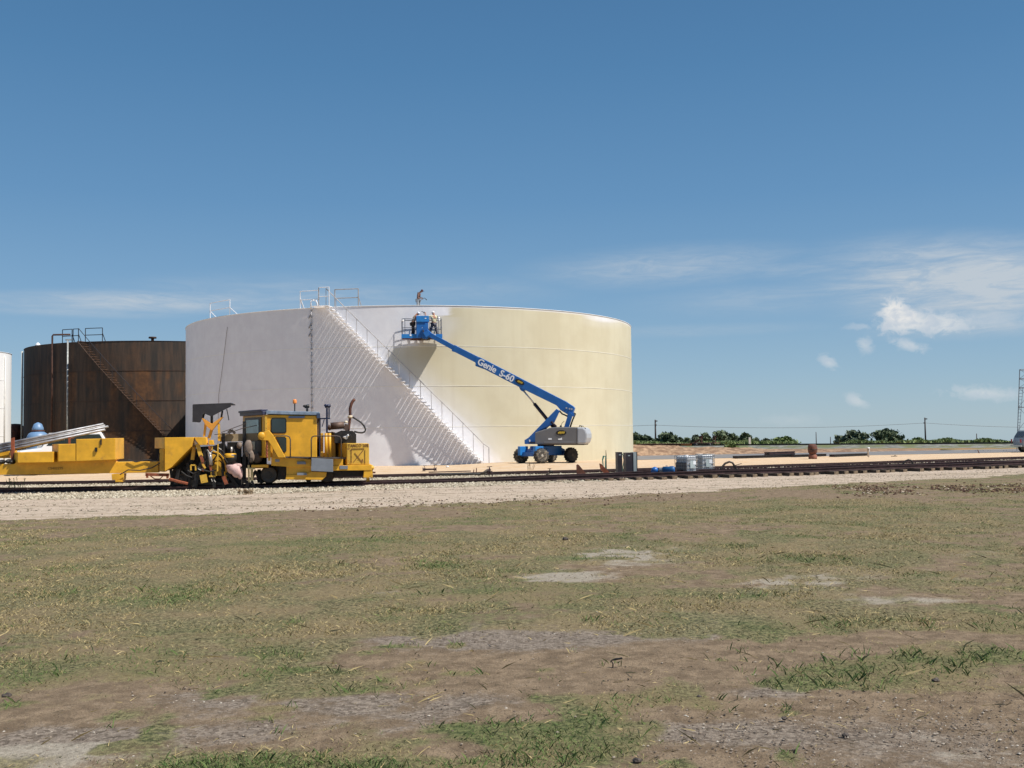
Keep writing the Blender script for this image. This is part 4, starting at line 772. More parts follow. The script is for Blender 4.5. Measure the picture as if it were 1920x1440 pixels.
part('side_frame', Y_, lambda mb: (mb.fp(MF, [(508.5, 873), (537, 875), (583, 875), (583, 861), (535, 857), (508.5, 857)], -.70, N1-.2), mb.fp(MF, [(537, 892), (560, 891), (583, 889), (583, 874), (537, 874.5)], -.62, -.1), mb.fp(MF, [(535, 899.3), (604, 900), (611.5, 893), (612.5, 885.5), (583, 884), (571, 890), (537, 890.5)], -.66, 1.9), mb.fp(MF, [(583, 874), (643, 872), (643, 858.3), (583, 858)], -.66, N1-.2)), .012)
part('rear_frame', Y_, lambda mb: (mb.fp(MF, [(612, 882.5), (697, 882), (697, 871.5), (612, 873)], -.68, N1-.2), mb.fp(MF, [(681, 895.5), (691, 896), (697, 890), (697, 881), (683, 881)], -.66, -.2)), .012)
part('underframe', BLK, fp([(610, 895), (682, 893), (682, 882), (610, 882)], .1, 1.5)); part('underframe', BLK, fp([(500, 893), (537, 893), (537, 872), (500, 872)], .2, 1.6)); part('bay_backing', BLK, fp([(452, 878), (500, 878), (500, 856), (452, 856)], 1.0, 1.2)); part('operator_seat', DST, lambda mb: (mb.ell(L(482, 866, .4), (.2, .2, .12)), mb.ell(L(488, 858, .4), (.08, .2, .2))))  # bay_backing is a black sheet added so the open bay reads dark
part('running_board', DST, fp([(530, 858.6), (643, 860.4), (643, 858), (530, 855.8)], -.90, -.5))
part('grey_panel', CONC, fp([(583.4, 883), (624.6, 885), (624.6, 861), (584, 858.8)], -.98, -.93), .006)
for q in ([(557, 870.5), (574, 870.5), (572, 865.5), (557, 865.5)], [(557, 891), (576, 891), (574, 886.6), (557, 886.6)]): part('step', CONC, fp(q, -.80, -.63))
part('front_bay_beam', Y_, fp([(471, 876.5), (503, 876.5), (503, 871), (471, 872)], -.45, .2), .008)
part('name_plate', CONC, lambda mb: (mb.fp(MF, [(516, 866), (524, 866), (524, 861), (516, 861)], -.715, -.702), mb.fp(MF, [(637, 879.5), (652, 879.5), (652, 873), (637, 873)], -.70, -.685)))
eb = part('engine_box', YO, lambda mb: skew(mb, 650.7, 692.3, 871.5, 831, 871.5, 831.5, 628, -.60, 1.0), .015)
def xdoor(mb):
    for a, b_ in (((659, 868.5), (659, 841.5)), ((659, 841.5), (683, 841)), ((684.5, 843), (684.5, 870)), ((665, 849), (680, 868)), ((682, 843), (663, 866))): mb.bar(L(*a, -.612), L(*b_, -.612), .012, .022)
part('door_outline', mat('rust_line', (.22, .10, .03), .8, 0, .3, 8), xdoor, 0, eb)
c0 = L(671.5, 835.5, -.607); text_obj('TAMCO 200', .135, mat('dark_letter', (.20, .085, .02), .7, 0, .2, 8), eb, Matrix.Translation(c0) @ Matrix.Rotation(R(90), 4, 'X'), bold=.002)
c0 = L(104, 878.3, -.257); text_obj('CS402295', .12, TEXTD, beam, Matrix.Translation(c0) @ Matrix.Rotation(R(90), 4, 'X'))
part('radiator_housing', YO, lambda mb: (mb.fp(MF, [(615, 858), (629, 858), (629, 811), (622, 809), (615, 813)], .4, 1.6), mb.fp(MF, [(601, 856), (606, 856), (606, 812), (601, 812)], .5, 1.2), mb.fp(MF, [(602, 857), (609, 857), (609, 849), (602, 849)], .0, .3)), .01)
part('yellow_tube_post', Y_, lambda mb: (mb.cyl(L(611.5, 858, -.1), L(611.5, 812, -.1), .055), mb.cyl(L(618, 858, -.1), L(618, 812, -.1), .055)))
part('engine_bay_floor', DST, lambda mb: (mb.fp(MF, [(594, 861), (651, 861), (651, 857.5), (594, 857.5)], -.5, 1.8), mb.fp(MF, [(594, 858), (600, 858), (600, 786), (594, 786)], 1.2, 1.4)))
part('engine_block', BLK, lambda mb: (mb.fp(MF, [(627, 831), (668, 831), (668, 814), (662, 808), (640, 807), (627, 813)], .1, 1.2), mb.cyl(L(650, 822, 0), L(650, 822, .12), .2), mb.bar(L(628, 813, .0), L(612, 812, .2), .08, .08)), .01)
part('engine_fitting', mat('dull_aluminium', (.45, .45, .45), .4, .7, .3, 8), lambda mb: (mb.ell(L(646, 820, -.02), (.07, .04, .05)), mb.ell(L(652, 817, -.02), (.05, .03, .05)), mb.cyl(L(649, 820, -.05), L(649, 820, .0), .07)))
part('muffler', mat('heat_browned_steel', (.12, .075, .055), .6, .3, .25, 6), lambda mb: (mb.cyl(L(620, 799, .3), L(645, 797, .3), .13, .13, 14), mb.cyl(L(616, 806, .3), L(621, 799, .3), .05, .12, 10), mb.bar(L(645, 800, .3), L(654, 802, .3), .14, .22), mb.bar(L(649, 806, .3), L(652, 813, .3), .06, .1)))
part('exhaust_stack', RUST, lambda mb: (mb.tube([L(653, 812, .3), L(654.5, 800, .3), L(656.5, 781, .3), L(656.5, 766, .3), L(658.8, 757, .3), L(662, 751.5, .3), L(665.5, 748.5, .3)], [.04, .045, .05, .055, .055, .055, .05], 10)))
part('stack_collar', mat('cream_collar', (.62, .52, .38), .6), lambda mb: (mb.cyl(L(656.5, 784, .3), L(656.5, 779, .3), .085, .085, 12), mb.cyl(L(649, 793, .3), L(649, 789, .3), .09, .05, 10)))
part('loop_hose', RUBB, lambda mb: mb.tube([L(661, 782, .3), L(668, 786, .3), L(677, 792, .3), L(683, 799, .3), L(685.5, 805.5, .3), L(684, 809.5, .3), L(679, 811.5, .3), L(672, 811, .3), L(664, 809, .3)], .032, 8))
part('beacon_post', BLK, lambda mb: mb.cyl(L(552.6, 775, .6), L(552.6, 757, .6), .022, None, 6))
part('beacon_lens', mat('orange_lens', (.80, .25, .05), .3, 0, .1, 4), lambda mb: mb.lathe([(.07, 0), (.075, .04), (.07, .13), (.05, .16)], L(552.6, 757, .6), 12))
def roof_horn(mb, u, v, a):
    mb.bar(L(u, 776, a), L(u, v+4, a), .08, .08); mb.cyl(L(u-5, v+1, a), L(u+4, v, a), .06, .07, 8); mb.ell(L(u-5, v, a-.03), (.06, .05, .05))
part('horn', BLK, lambda mb: (roof_horn(mb, 576, 761.5, .5), mb.bar(L(566, 773.5, .5), L(573, 774.5, .5), .14, .06)))  # black horn on the cab roof, gives no light
part('side_mast', mat('dark_blue_mast', (.02, .025, .06), .4, .2, .2, 3), lambda mb: (mb.bar(L(613, 858, .0), L(613, 765, .0), .07, .07), mb.bar(L(617, 783, .0), L(617, 763, .0), .05, .05), mb.cyl(L(609, 762, 0), L(620, 760.5, 0), .06, .06, 8), mb.ell(L(611, 760, -.05), (.07, .05, .05)), mb.bar(L(597, 785, .0), L(619, 784.5, .0), .05, .05), mb.bar(L(604, 800, 0), L(608, 786, 0), .03, .03), mb.bar(L(600, 784, .0), L(600, 857, .0), .05, .05)))
def wheel(mb, u, v, r, a, w=.14):
    c = L(u, v, a); mb.lathe([(r*.3, 0), (r*.8, .02), (r, -.01), (r, w), (r*1.08, w), (r*1.08, w+.03), (r*.3, w+.03)], c, 28, 'Y'); mb.lathe([(r*.28, -.05), (r*.30, .03)], c, 14, 'Y')
rims = mat('oily_wheel_steel', (.045, .038, .032), .45, .5, .3, 6)
for u, v, r in ((504, 890.5, .29), (613.5, 893, .22), (340, 897, .20)):
    part('rail_wheel', rims, lambda mb: wheel(mb, u, v, r, -.12))
    c = L(u, v, -.12); part('rail_wheel', rims, lambda mb: mb.lathe([(r*1.08, -.17), (r*1.08, -.14), (r, -.14), (r, 0), (r*.3, 0)], c+Vector((0, 1.56, 0)), 24, 'Y'))
    part('axle', BLK, lambda mb: (mb.cyl(c, c+Vector((0, 1.5, 0)), .06, None, 8), mb.bxm(Matrix.Translation(c+Vector((0, .25, .10))), .34, .2, .22)))
[part('dark_skirt', BLK, fp(q_, a_, b_)) for q_, a_, b_ in (([(519, 899), (537, 899), (537, 875), (525, 872)], .0, .25), ([(575, 905), (582, 905), (584, 899), (573, 899)], .2, .6), ([(602, 903), (608, 905), (624, 903), (624, 884), (612, 884)], .15, .4))]
part('rear_buffer', YO, lambda mb: (mb.bar(L(695, 895, .3), L(695, 872, .3), .14, .3), mb.ell(L(697, 877, .1), (.09, .1, .09)), mb.fp(MF, [(687, 905), (693, 905), (693, 895), (687, 895)], .3, .5)), 0)
part('tow_bar', RUST, lambda mb: mb.bar(L(692, 885.5, .6), L(704, 886, .6), .06, .06))
# aluminium poles resting across the front frame
polem = mat('dull_grey_pole', (.33, .33, .34), .5, .4, .3, 5, .1, 30, (.16, .14, .15), .5, .62, 4, (.4, 3, 3))
poles = [((-70, 848), (194, 795), .55, .045, 'uppermost long grey pole of the bundle across the yellow frame'), ((-70, 852), (197, 798), .70, .05, 'second highest long grey pole, pressed under the uppermost one'), ((-70, 856), (203, 799.5), .45, .045, 'grey pole reaching farthest right out of the bundle on the yellow frame'),
         ((-70, 861), (197, 805.5), .35, .05, 'lowest long grey pole of the bundle on the yellow frame'), ((-70, 862), (120, 822), .85, .075, 'short thick grey pole low at the back of the bundle')]
for a_, b_, la, r_, lb in poles:
    p0, p1 = MF.w(MF.p3(*a_, la)), MF.w(MF.p3(*b_, la)); mb = MB(); mb.cyl(Vector((0, 0, 0)), p1-p0, r_, r_*.9, 10); o = mb.build('metal_pole', polem); o.location = p0
    tag(o, lb, 'pole', 'long grey poles lying on the yellow machine')

# ================================================================ WHITE PICKUP + blue vessel behind the machine
def wheelset(mb, c, r, w, n=24, axis='Y'):
    mb.lathe([(r*.62, 0), (r*.9, -.01), (r, .03), (r, w-.03), (r*.9, w+.01), (r*.62, w)], c, n, axis)
def pickup(name, label, loc, rz, body_m, cat='pickup', van=False):
    t_ = thing(name, label, cat, loc, rz); mb = MB()
    if van: pr = [(-2.4, .45), (2.35, .45), (2.4, .80), (2.3, 1.02), (1.25, 1.12), (.65, 1.72), (-1.9, 1.78), (-2.35, 1.2), (-2.42, .9)]
    else: pr = [(-2.6, .5), (2.5, .45), (2.55, .85), (2.4, 1.12), (1.2, 1.22), (.55, 1.80), (-.75, 1.84), (-.95, 1.22), (-2.6, 1.22)]
    mb.prism(pr, -.92, .92); b_ = mb.build('body', body_m, t_, .05)
    mb = MB(); mb.prism([(1.14, 1.17), (.56, 1.72), (.60, 1.76), (1.22, 1.20)], -.80, .80); mb.build('windscreen', GLS, t_)
    for y in (-.93, .925):
        mb = MB(); mb.prism([(.98, 1.22), (.50, 1.66), (-.62 if not van else -1.8, 1.68), (-.78 if not van else -2.15, 1.22)], y, y+.006); mb.build('side_window', GLS, t_)
    if van:
        mb = MB(); mb.prism([(-1.96, 1.72), (-2.30, 1.28), (-2.36, 1.28), (-2.02, 1.74)], -.78, .78); mb.build('rear_window', mat('brown_tinted_glass', (.11, .095, .085), .2, 0, .1, 2), t_)
    for x in (-1.6, 1.6):
        for y in (-.95, .72):
            mb = MB(); wheelset(mb, Vector((x, y, .37)), .37, .23); wo = mb.build('wheel', TYREB, t_); mb = MB(); mb.lathe([(.05, -.02), (.21, -.01), (.22, .2), (.05, .21)], Vector((x, y+.005, .37)), 16, 'Y'); mb.build('rim', RIM, wo)
    mb = MB(); mb.box(-2.68, -2.56, -.9, .9, .48, .62); mb.box(2.5, 2.62, -.9, .9, .45, .62); mb.build('bumper', CHR, t_)
    for y in (-.88, .66):
        mb = MB(); mb.box(-2.63, -2.595, y, y+.2, .8, 1.1); mb.build('tail_light', mat('red_lens', (.35, .02, .02), .3), t_)
        mb = MB(); mb.box(2.5, 2.57, y, y+.2, .72, .92); mb.build('headlight', mat('clear_lens', (.6, .6, .6), .2), t_)
    return t_
pc = P(100, 850, 55)
tp = pickup('parked_van', 'white van with a blue tinted windscreen parked behind the yellow machine', (pc.x+.5, pc.y, 0), R(212), mat('white_car_paint', (.74, .74, .74), .3, 0, .03, 1, coat=.4), 'van', True); tp.scale = (.95, 1.05, 1.27)
bp_ = P(71, 800, 64); zt_ = bp_.z; BT = thing('blue_vessel', 'rounded blue vessel with a domed cap rising behind the white pickup', 'vessel', (bp_.x, bp_.y, 0))
blm = mat('faded_blue_vessel', (.13, .235, .39), .45, 0, .12, 2); cz = P(71, 812, 64).z
mb = MB(); mb.lathe([(.55, .02), (.66, .3), (.66, cz-.30), (.55, cz-.05), (.34, cz+.10)], n=24); mb.build('body', blm, BT)
tz = P(71, 792, 64).z; mb = MB(); mb.lathe([(.30, cz+.14), (.35, cz+.22), (.33, cz+.34), (.23, tz-.10), (.10, tz-.03), (.04, tz)], n=20); mb.build('dome_cap', blm, BT)
mb = MB(); mb.lathe([(.38, cz+.10), (.40, cz+.13), (.40, cz+.16), (.36, cz+.17)], n=20); mb.build('collar', RUST, BT)
bn = P(28, 800, 95); mb = MB(); zt_ = P(28, 795, 95).z; mb.lathe([(.75, 0), (.75, zt_-.5), (.72, zt_-.2), (.45, zt_), (.05, zt_+.03)]+[], n=18); 
o = mb.build('rusty_bin', RUST); o.location = (bn.x, bn.y, 0); tag(o, 'small dark rusty bin in the gap between the left white tank and rusty tank', 'bin')

# ================================================================ BOOM LIFT
Bc = P(1015, 869.3, 57.6); ph = R(38)
gc = Vector((Bc.x, Bc.y, Bc.z))+Vector((math.cos(ph), math.sin(ph), 0))*1.12+Vector((-math.sin(ph), math.cos(ph), 0))*.92
BL = thing('boom_lift', 'blue wheeled boom lift with a grey turntable, its long arm raised to the tank wall', 'boom lift', gc)
_at = t_ang(C1, R1, 803, 7); _tipy = C1[1]+R1*math.sin(_at)-1.30; _tip = P(803, 625, _tipy); GTH = math.atan2(gc.y-_tipy, gc.x-_tip.x); print('boom azimuth', math.degrees(GTH), gc, _tip)
GF = Fr(gc, GTH)   # upper works
CF = Fr(gc, ph)      # chassis
def toBL(fr, v): return fr.w(v)-gc
XG = Matrix.Rotation(GF.th, 4, 'Z'); XC = Matrix.Rotation(CF.th, 4, 'Z')
def gpart(name, m, fn, bevel=0, parent=None, X=XG):
    mb = MB(); fn(mb); return mb.build(name, m, parent or BL, bevel, X)
# chassis
gpart('chassis', BLU, lambda mb: (mb.box(-.80, .80, -.50, .50, .45, .98), mb.prism([(-.75, .55), (-1.15, .50), (-1.2, .75), (-.75, .95)], -.34, .34), mb.prism([(.75, .55), (1.15, .50), (1.2, .75), (.75, .95)], -.34, .34), mb.box(-1.28, -.98, -.78, .78, .40, .66), mb.box(.98, 1.28, -.78, .78, .40, .66)), .03, None, XC)
gpart('hub_cover', BLU2, lambda mb: (mb.box(-1.45, -.85, -.82, -.58, .45, .98), mb.box(-1.45, -.85, .58, .82, .45, .98), mb.box(-.60, -.25, -.50, -.42, .42, .88), mb.bar((.35, -.46, .5), (.7, -.46, .95), .05, .12), mb.bar((.1, -.46, .92), (.32, -.46, .45), .05, .10)), .03, None, XC)
gpart('turntable_bearing', mat('navy_bearing', (.010, .022, .06), .5, .2, .2, 4), lambda mb: (mb.lathe([(.48, .95), (.50, 1.12), (.46, 1.2)], (0, 0, 0), 24), mb.box(-.9, 1.2, -.5, .5, 1.14, 1.24)), 0, None, XC)
def tyre_at(nm, x, y, st, m, dusty=True):
    r, w = .435, .31; side = 1 if y > 0 else -1
    M = XC @ Matrix.Translation((x, y, r)) @ Matrix.Rotation(st, 4, 'Z')
    mb = MB(); mb.lathe([(.27, -w*.42), (.40, -w*.5), (r-.035, -w*.42), (r-.02, 0), (r-.035, w*.42), (.40, w*.5), (.27, w*.42)], (0, 0, 0), 30, 'Y')
    for k in range(16):
        for sg in (-1, 1):
            a = 2*math.pi*(k+(.5 if sg > 0 else 0))/16; Q = Matrix.Rotation(a, 4, 'Y') @ Matrix.Translation((r-.012, sg*w*.23, 0)) @ Matrix.Rotation(sg*R(28), 4, 'X'); mb.bxm(Q, .045, w*.5, .055)
    wo = mb.build('wheel', m, BL, 0, M)
    mb = MB(); mb.lathe([(.05, side*w*.22), (.20, side*w*.20), (.255, side*w*.36), (.285, side*w*.46), (.285, side*w*.34), (.10, side*w*.12)], (0, 0, 0), 24, 'Y'); mb.lathe([(.08, side*w*.1), (.085, side*w*.44), (.04, side*w*.47)], (0, 0, 0), 12, 'Y'); mb.build('rim', RIM if dusty else DST, wo, 0, M)
tyre_at('wheel', -1.12, -.92, R(-10), TYRE); tyre_at('wheel', 1.12, -.92, 0, TYREB, False); tyre_at('wheel', -1.12, .92, R(-14), TYRE); tyre_at('wheel', 1.12, .92, 0, TYRE)
gm_ = lambda pix, a, b: (lambda mb: mb.fp(GF, pix, a, b))
cowl = [(1003.2, 810.6), (1032, 801.8), (1044, 800.6), (1081, 800.9), (1081, 832.7), (1003.2, 832.7)]
cw = gpart('side_cowl', GRY, gm_(cowl, -1.15, -.50), .05)
def back(pix, y0, y1):  # same outline on the far side, same size
    return lambda mb: mb.prism([GF.at(u, v, -1.15) for u, v in pix], y0, y1)
gpart('side_cowl', GRY, back(cowl, .50, 1.12), .05)
gpart('tail_cowl', LGRY, lambda mb: mb.prism([GF.at(u, v, -1.15) for u, v in [(1081.3, 801), (1093, 801.3), (1098, 805), (1101, 813), (1101.3, 821), (1098.5, 831), (1095, 832.7), (1081.3, 832.7)]], -1.14, 1.1), .09)  # lighter grey paints in the sunlight on the curved tail end
gpart('cowl_trim', DST, lambda mb: (mb.fp(GF, [(1080.8, 832), (1081.6, 832), (1081.6, 801.5), (1080.8, 801.5)], -1.158, -1.15), mb.fp(GF, [(1010, 834.5), (1095, 834.5), (1095, 832.4), (1010, 832.4)], -1.05, 1.0)))
gpart('cowl_rib', LGRY, lambda mb: (mb.fp(GF, [(1020, 829.2), (1076, 829.2), (1076, 828.6), (1020, 828.6)], -1.162, -1.15), mb.fp(GF, [(1085, 829.2), (1098, 829.2), (1098, 828.2), (1085, 828.2)], -1.155, -1.14)))
gpart('warning_label', WHTL, lambda mb: (mb.fp(GF, [(1028, 824.5), (1034.5, 824.5), (1034.5, 821.5), (1028, 821.5)], -1.158, -1.151), mb.fp(GF, [(1046.5, 824.8), (1054, 824.8), (1053.5, 820.3), (1051, 822), (1046.5, 822.5)], -1.158, -1.151)))
def oval(fr, u, v, ru, rv, lat, rot=0, th=.008):
    cx, cz = fr.at(u, v, lat); s_ = (fr.at(u+10, v, lat)[0]-cx)/10; ca, sa__ = math.cos(rot), math.sin(rot)
    pts = []
    for k in range(28):
        a = 2*math.pi*k/28; x, y = ru*s_*math.cos(a), rv*s_*math.sin(a); pts.append((cx+x*ca-y*sa__, cz+x*sa__+y*ca))
    return pts, s_, Vector((cx, lat, cz))
def logo(fr, X, u, v, ru, rv, lat, rot, parent):
    pts, s_, c = oval(fr, u, v, ru, rv, lat, rot); mb = MB(); mb.prism(pts, lat-.012, lat); lo = mb.build('rental_sticker', BK2, parent, 0, X)
    text_obj('4999', rv*s_*1.25, YLW, lo, X @ Matrix.Translation(c+Vector((0, -.014, 0))) @ Matrix.Rotation(-rot, 4, 'Y') @ Matrix.Rotation(R(90), 4, 'X') @ Matrix.Scale(1.0, 4), shear=.25, bold=rv*s_*.035, ext=.003)
logo(GF, XG, 1052, 811.6, 10, 5, -1.152, 0, cw)
gpart('tie_down_ring', BLK, lambda mb: (mb.tube([GF.p3(1086, 801, -.8), GF.p3(1087, 797.5, -.8), GF.p3(1089, 797.5, -.8), GF.p3(1089.5, 801, -.8)], .02, 6), mb.tube([GF.p3(1090, 801, -.8), GF.p3(1091, 798, -.8), GF.p3(1093, 798.5, -.8), GF.p3(1093.5, 801.5, -.8)], .02, 6), mb.fp(GF, [(1096, 806), (1099, 808), (1098, 803), (1095.5, 801.5)], -1.0, -.85)))
gpart('fuel_cap', BLK, lambda mb: (mb.fp(GF, [(1049, 801.5), (1053, 801.5), (1052.6, 797.4), (1050, 797.4)], -.9, -.75), mb.tube([GF.p3(1052, 797.5, -.8), GF.p3(1054, 793, -.8), GF.p3(1058, 789.5, -.8)], .015, 5)))
riser = gpart('riser_arm', BLU, lambda mb: (mb.fp(GF, [(983.5, 832.7), (1006, 832.7), (1006, 811), (1012, 807), (1034.5, 796.5), (1039, 792.6), (1049.5, 770.5), (1043.3, 766.5), (991.4, 820.0), (983.2, 825.3)], -.42, -.30), mb.fp(GF, [(983.5, 832.7), (1006, 832.7), (1006, 811), (1012, 807), (1034.5, 796.5), (1039, 792.6), (1049.5, 770.5), (1043.3, 766.5), (991.4, 820.0), (983.2, 825.3)], .30, .42), mb.fp(GF, [(1000, 826), (1036, 790), (1041, 775), (1035, 776), (995, 820)], -.30, .30)), .02)
gpart('arm_sticker', WHTL, gm_([(992, 828.3), (994.2, 828.3), (994.2, 824.3), (992, 824.3)], -.43, -.421), 0, riser)
boom = gpart('boom_base', BLU, lambda mb: (mb.fp(GF, [(892, 684), (974, 726), (989.7, 734), (1043, 760), (1051, 769), (1068, 779.5), (1074, 774), (1077, 765), (1074, 761.5), (1060, 752.4), (1024, 734), (898.8, 669.6), (893, 670), (890, 677)], -.24, .24), ), .02)
gpart('cylinder_lug', BLU, gm_([(972.5, 724.5), (975.5, 731), (979, 733.8), (984, 732), (986, 730)], -.16, .16), .01, boom)
gpart('hose_tray', BLU, gm_([(890.3, 683), (892, 686.5), (907, 692), (910, 692.5), (906, 689.5)], -.20, .20), .01, boom)
gpart('pivot_cap', LGRY, lambda mb: [mb.cyl(GF.p3(u, v, -.26), GF.p3(u, v, -.24), .05, None, 10) for u, v in ((1068, 766.5), (1072, 767), (1062, 765))], 0, boom)
b2_ = gpart('boom_mid_tube', BLU, lambda mb: (mb.fp(GF, [(847, 657.2), (892, 680), (898, 670), (852.5, 647.2)], -.19, .19), mb.fp(GF, [(846.5, 658), (850, 659.6), (854.5, 648), (852, 646.5)], -.205, .205)), .015)
b3_ = gpart('boom_tip_tube', BLU, gm_([(803, 631), (849, 656.5), (852.5, 648.2), (808, 624.2), (800, 617), (797, 621)], -.15, .15), .015)
boom_ang = math.atan2(GF.at(898, 670, 0)[1]-GF.at(1060, 752, 0)[1], GF.at(1060, 752, 0)[0]-GF.at(898, 670, 0)[0])
def boomtext(s, u, v, size, sp=1.0, bold=.012):
    c = GF.p3(u, v, -.245); return text_obj(s, size, WHTL, boom, XG @ Matrix.Translation(c) @ Matrix.Rotation(boom_ang, 4, 'Y') @ Matrix.Rotation(R(90), 4, 'X'), ext=.004, bold=bold, space=sp)
boomtext('Genie', 913.2, 686.0, .53, .96, .013); boomtext('S-60', 950.2, 705.6, .52, 1.0, .015)
logo(GF, XG, 974.5, 716.3, 9.4, 4.2, -.243, -boom_ang, boom)
gpart('lift_cylinder', mat('purple_black_cylinder', (.030, .018, .028), .5, .2, .2, 5), lambda mb: (mb.cyl(GF.p3(1002, 757, 0), GF.p3(1041, 805, 0), .10, None, 14), mb.cyl(GF.p3(1033.5, 790.5, -.45), GF.p3(1043, 800.5, -.45), .07, None, 10)))
gpart('cylinder_rod', CHR, lambda mb: mb.cyl(GF.p3(980.5, 731.5, 0), GF.p3(1003, 758.6, 0), .05, None, 12))
gpart('tail_link', BLU, lambda mb: (mb.fp(GF, [(1057.5, 801), (1066.4, 801), (1073.8, 778), (1070, 774), (1065.5, 775)], -.36, -.24), mb.fp(GF, [(1057.5, 801), (1066.4, 801), (1073.8, 778), (1070, 774), (1065.5, 775)], .24, .36), mb.fp(GF, [(1063, 780), (1076, 781), (1076, 775), (1066, 772)], -.3, .3)), .01)
gpart('hose_bundle', RUBB, lambda mb: (mb.tube([GF.p3(1077, 775, -.1), GF.p3(1077, 780, -.1), GF.p3(1073.5, 788, -.1), GF.p3(1069, 801, -.1)], .045, 7), mb.tube([GF.p3(1048.5, 770, -.1), GF.p3(1054, 776, -.1), GF.p3(1061, 779, -.1), GF.p3(1066, 782, -.1)], .045, 7), mb.tube([GF.p3(1076, 774, -.2), GF.p3(1079, 775.5, -.2), GF.p3(1078.5, 779, -.2)], .03, 6)))
# basket
bY = float(P(790, 634, 60).y); ab = t_ang(C1, R1, 790, 7); tankp = Vector((C1[0]+R1*math.cos(ab), C1[1]+R1*math.sin(ab), 0)); nb = Vector((math.cos(ab), math.sin(ab), 0))
BF = Fr(tankp+nb*.62, ab+math.pi/2)     # lateral 0 = basket centre line, tank on + side
XB = Matrix.Translation(Vector((BF.o.x, BF.o.y, 0))-gc) @ Matrix.Rotation(BF.th, 4, 'Z')
Bp = lambda u, v, lat=0: BF.p3(u, v, lat)
xl, zfl = BF.at(754, 633.5, -.45); xr = BF.at(828.5, 633.5, -.45)[0]; zfl = BF.at(790, 632.6, -.45)[1]
bk = gpart('basket', BLU2, lambda mb: (mb.box(xl, xr, -.45, .45, zfl-.05, zfl), mb.box(xl, xl+.9, -.48, -.45, zfl-.05, zfl+.20), mb.box(xr-.7, xr, -.48, -.45, zfl-.05, zfl+.20), mb.box(xl, xr, .45, .48, zfl-.05, zfl+.20), mb.box(xl-.03, xl, -.48, .48, zfl-.05, zfl+.2), mb.box(xr, xr+.03, -.48, .48, zfl-.05, zfl+.2)), 0, None, XB)
gpart('basket_skid', RUST, lambda mb: (mb.box(xl+.0, xr-.3, -.47, -.38, zfl-.12, zfl-.05), mb.box(xl+.5, xr-.8, .2, .3, zfl-.12, zfl-.05)), 0, bk, XB)
zr = zfl+1.12; zm = zfl+.58
def rails(mb):
    for z in (zr, zm): mb.tube([(xl+.1, -.45, z), (xl, -.35, z), (xl, .45, z), (xr, .45, z), (xr, -.35, z), (xr-.1, -.45, z), (xr-.75, -.45, z)], .020, 7); mb.tube([(xl+.1, -.45, z), (xl+.85, -.45, z)], .020, 7)
    mb.tube([(xl+.1, -.45, zr-.08), (xl+.85, -.45, zr-.08)], .014, 6)
    for x, y in ((xl+.02, -.43), (xl+.17, -.45), (xl, .43), (xl+.85, -.45), (xr-.75, -.45), (xr-.18, -.45), (xr-.02, -.43), (xr, .43), (xl+.8, .45), (xr-.8, .45)): mb.tube([(x, y, zfl), (x, y, zr)], .018, 6)
gpart('basket_rail', mat('grey_blue_rail', (.13, .14, .17), .4, .3, .2, 4), rails, 0, bk, XB)
gpart('control_box', BLU2, lambda mb: (mb.fp(BF, [(780.5, 603.5), (804.3, 603.5), (804.3, 592), (780.5, 592)], -.68, -.30),), .02, bk, XB)
gpart('basket_mount', BLU, lambda mb: (mb.fp(BF, [(780.5, 633.5), (792, 634), (791, 614), (803, 606), (803, 603), (781, 603)], -.62, -.48), mb.fp(BF, [(791, 634), (800, 636), (808, 629), (803, 618), (803, 606), (797, 606), (790, 618)], -.75, -.50), mb.fp(BF, [(793, 624), (803, 619), (806, 628), (799, 633)], -1.0, -.7)), .015, bk, XB)
gpart('basket_bracket', DST, lambda mb: (mb.fp(BF, [(790, 636.5), (806, 637), (808, 633), (790, 632)], -.7, -.3), mb.bar(Bp(793, 618, -.78), Bp(796, 628, -.78), .06, .06)), 0, bk, XB)
gpart('basket_sticker', WHTL, lambda mb: (mb.fp(BF, [(768.3, 630), (771.5, 630), (771.5, 627), (768.3, 627)], -.492, -.481), mb.fp(BF, [(814, 629), (817, 629), (817, 626), (814, 626)], -.492, -.481), mb.fp(BF, [(796.5, 597.6), (799.5, 597.6), (799.5, 596), (796.5, 596)], -.69, -.681)), 0, bk, XB)
gpart('work_light', mat('white_lamp', (.8, .8, .8), .4), lambda mb: (mb.ell(Bp(823, 596.5, -.5), (.06, .05, .08)), mb.ell(Bp(823.5, 600.5, -.5), (.05, .05, .06)), mb.ell(Bp(755.5, 601, -.5), (.08, .05, .05))), 0, bk, XB)
# link between boom tip and basket
gpart('basket_link', BLU, lambda mb: mb.bar(toBL(GF, GF.p3(801, 621, 0)), Vector(XB @ Bp(799, 626, -.72)), .22, .22), .01, None, Matrix.Identity(4))
# spray hose dropping from basket to the stair
mb = MB(); q0 = BF.w(BF.p3(754, 636, -.46)); tt_ = [q0]
for u, v, k in ((751.5, 650, .35), (747, 662, .3), (741, 674, .25), (737, 684, .2), (736, 700, .2)):
    a_ = t_ang(C1, R1+.9, u, 6); d = CAM+(P(u, v, q0.y)-CAM); tt_.append(Vector((d.x, q0.y-.05, d.z)))
o_h = tt_[0].copy(); mb.tube([p-o_h for p in tt_], .013, 5); o = mb.build('spray_hose', mat('grey_hose', (.25, .25, .25), .5)); o.location = o_h; tag(o, 'thin grey spray hose hanging from the left end of the blue basket to the stair', 'hose')
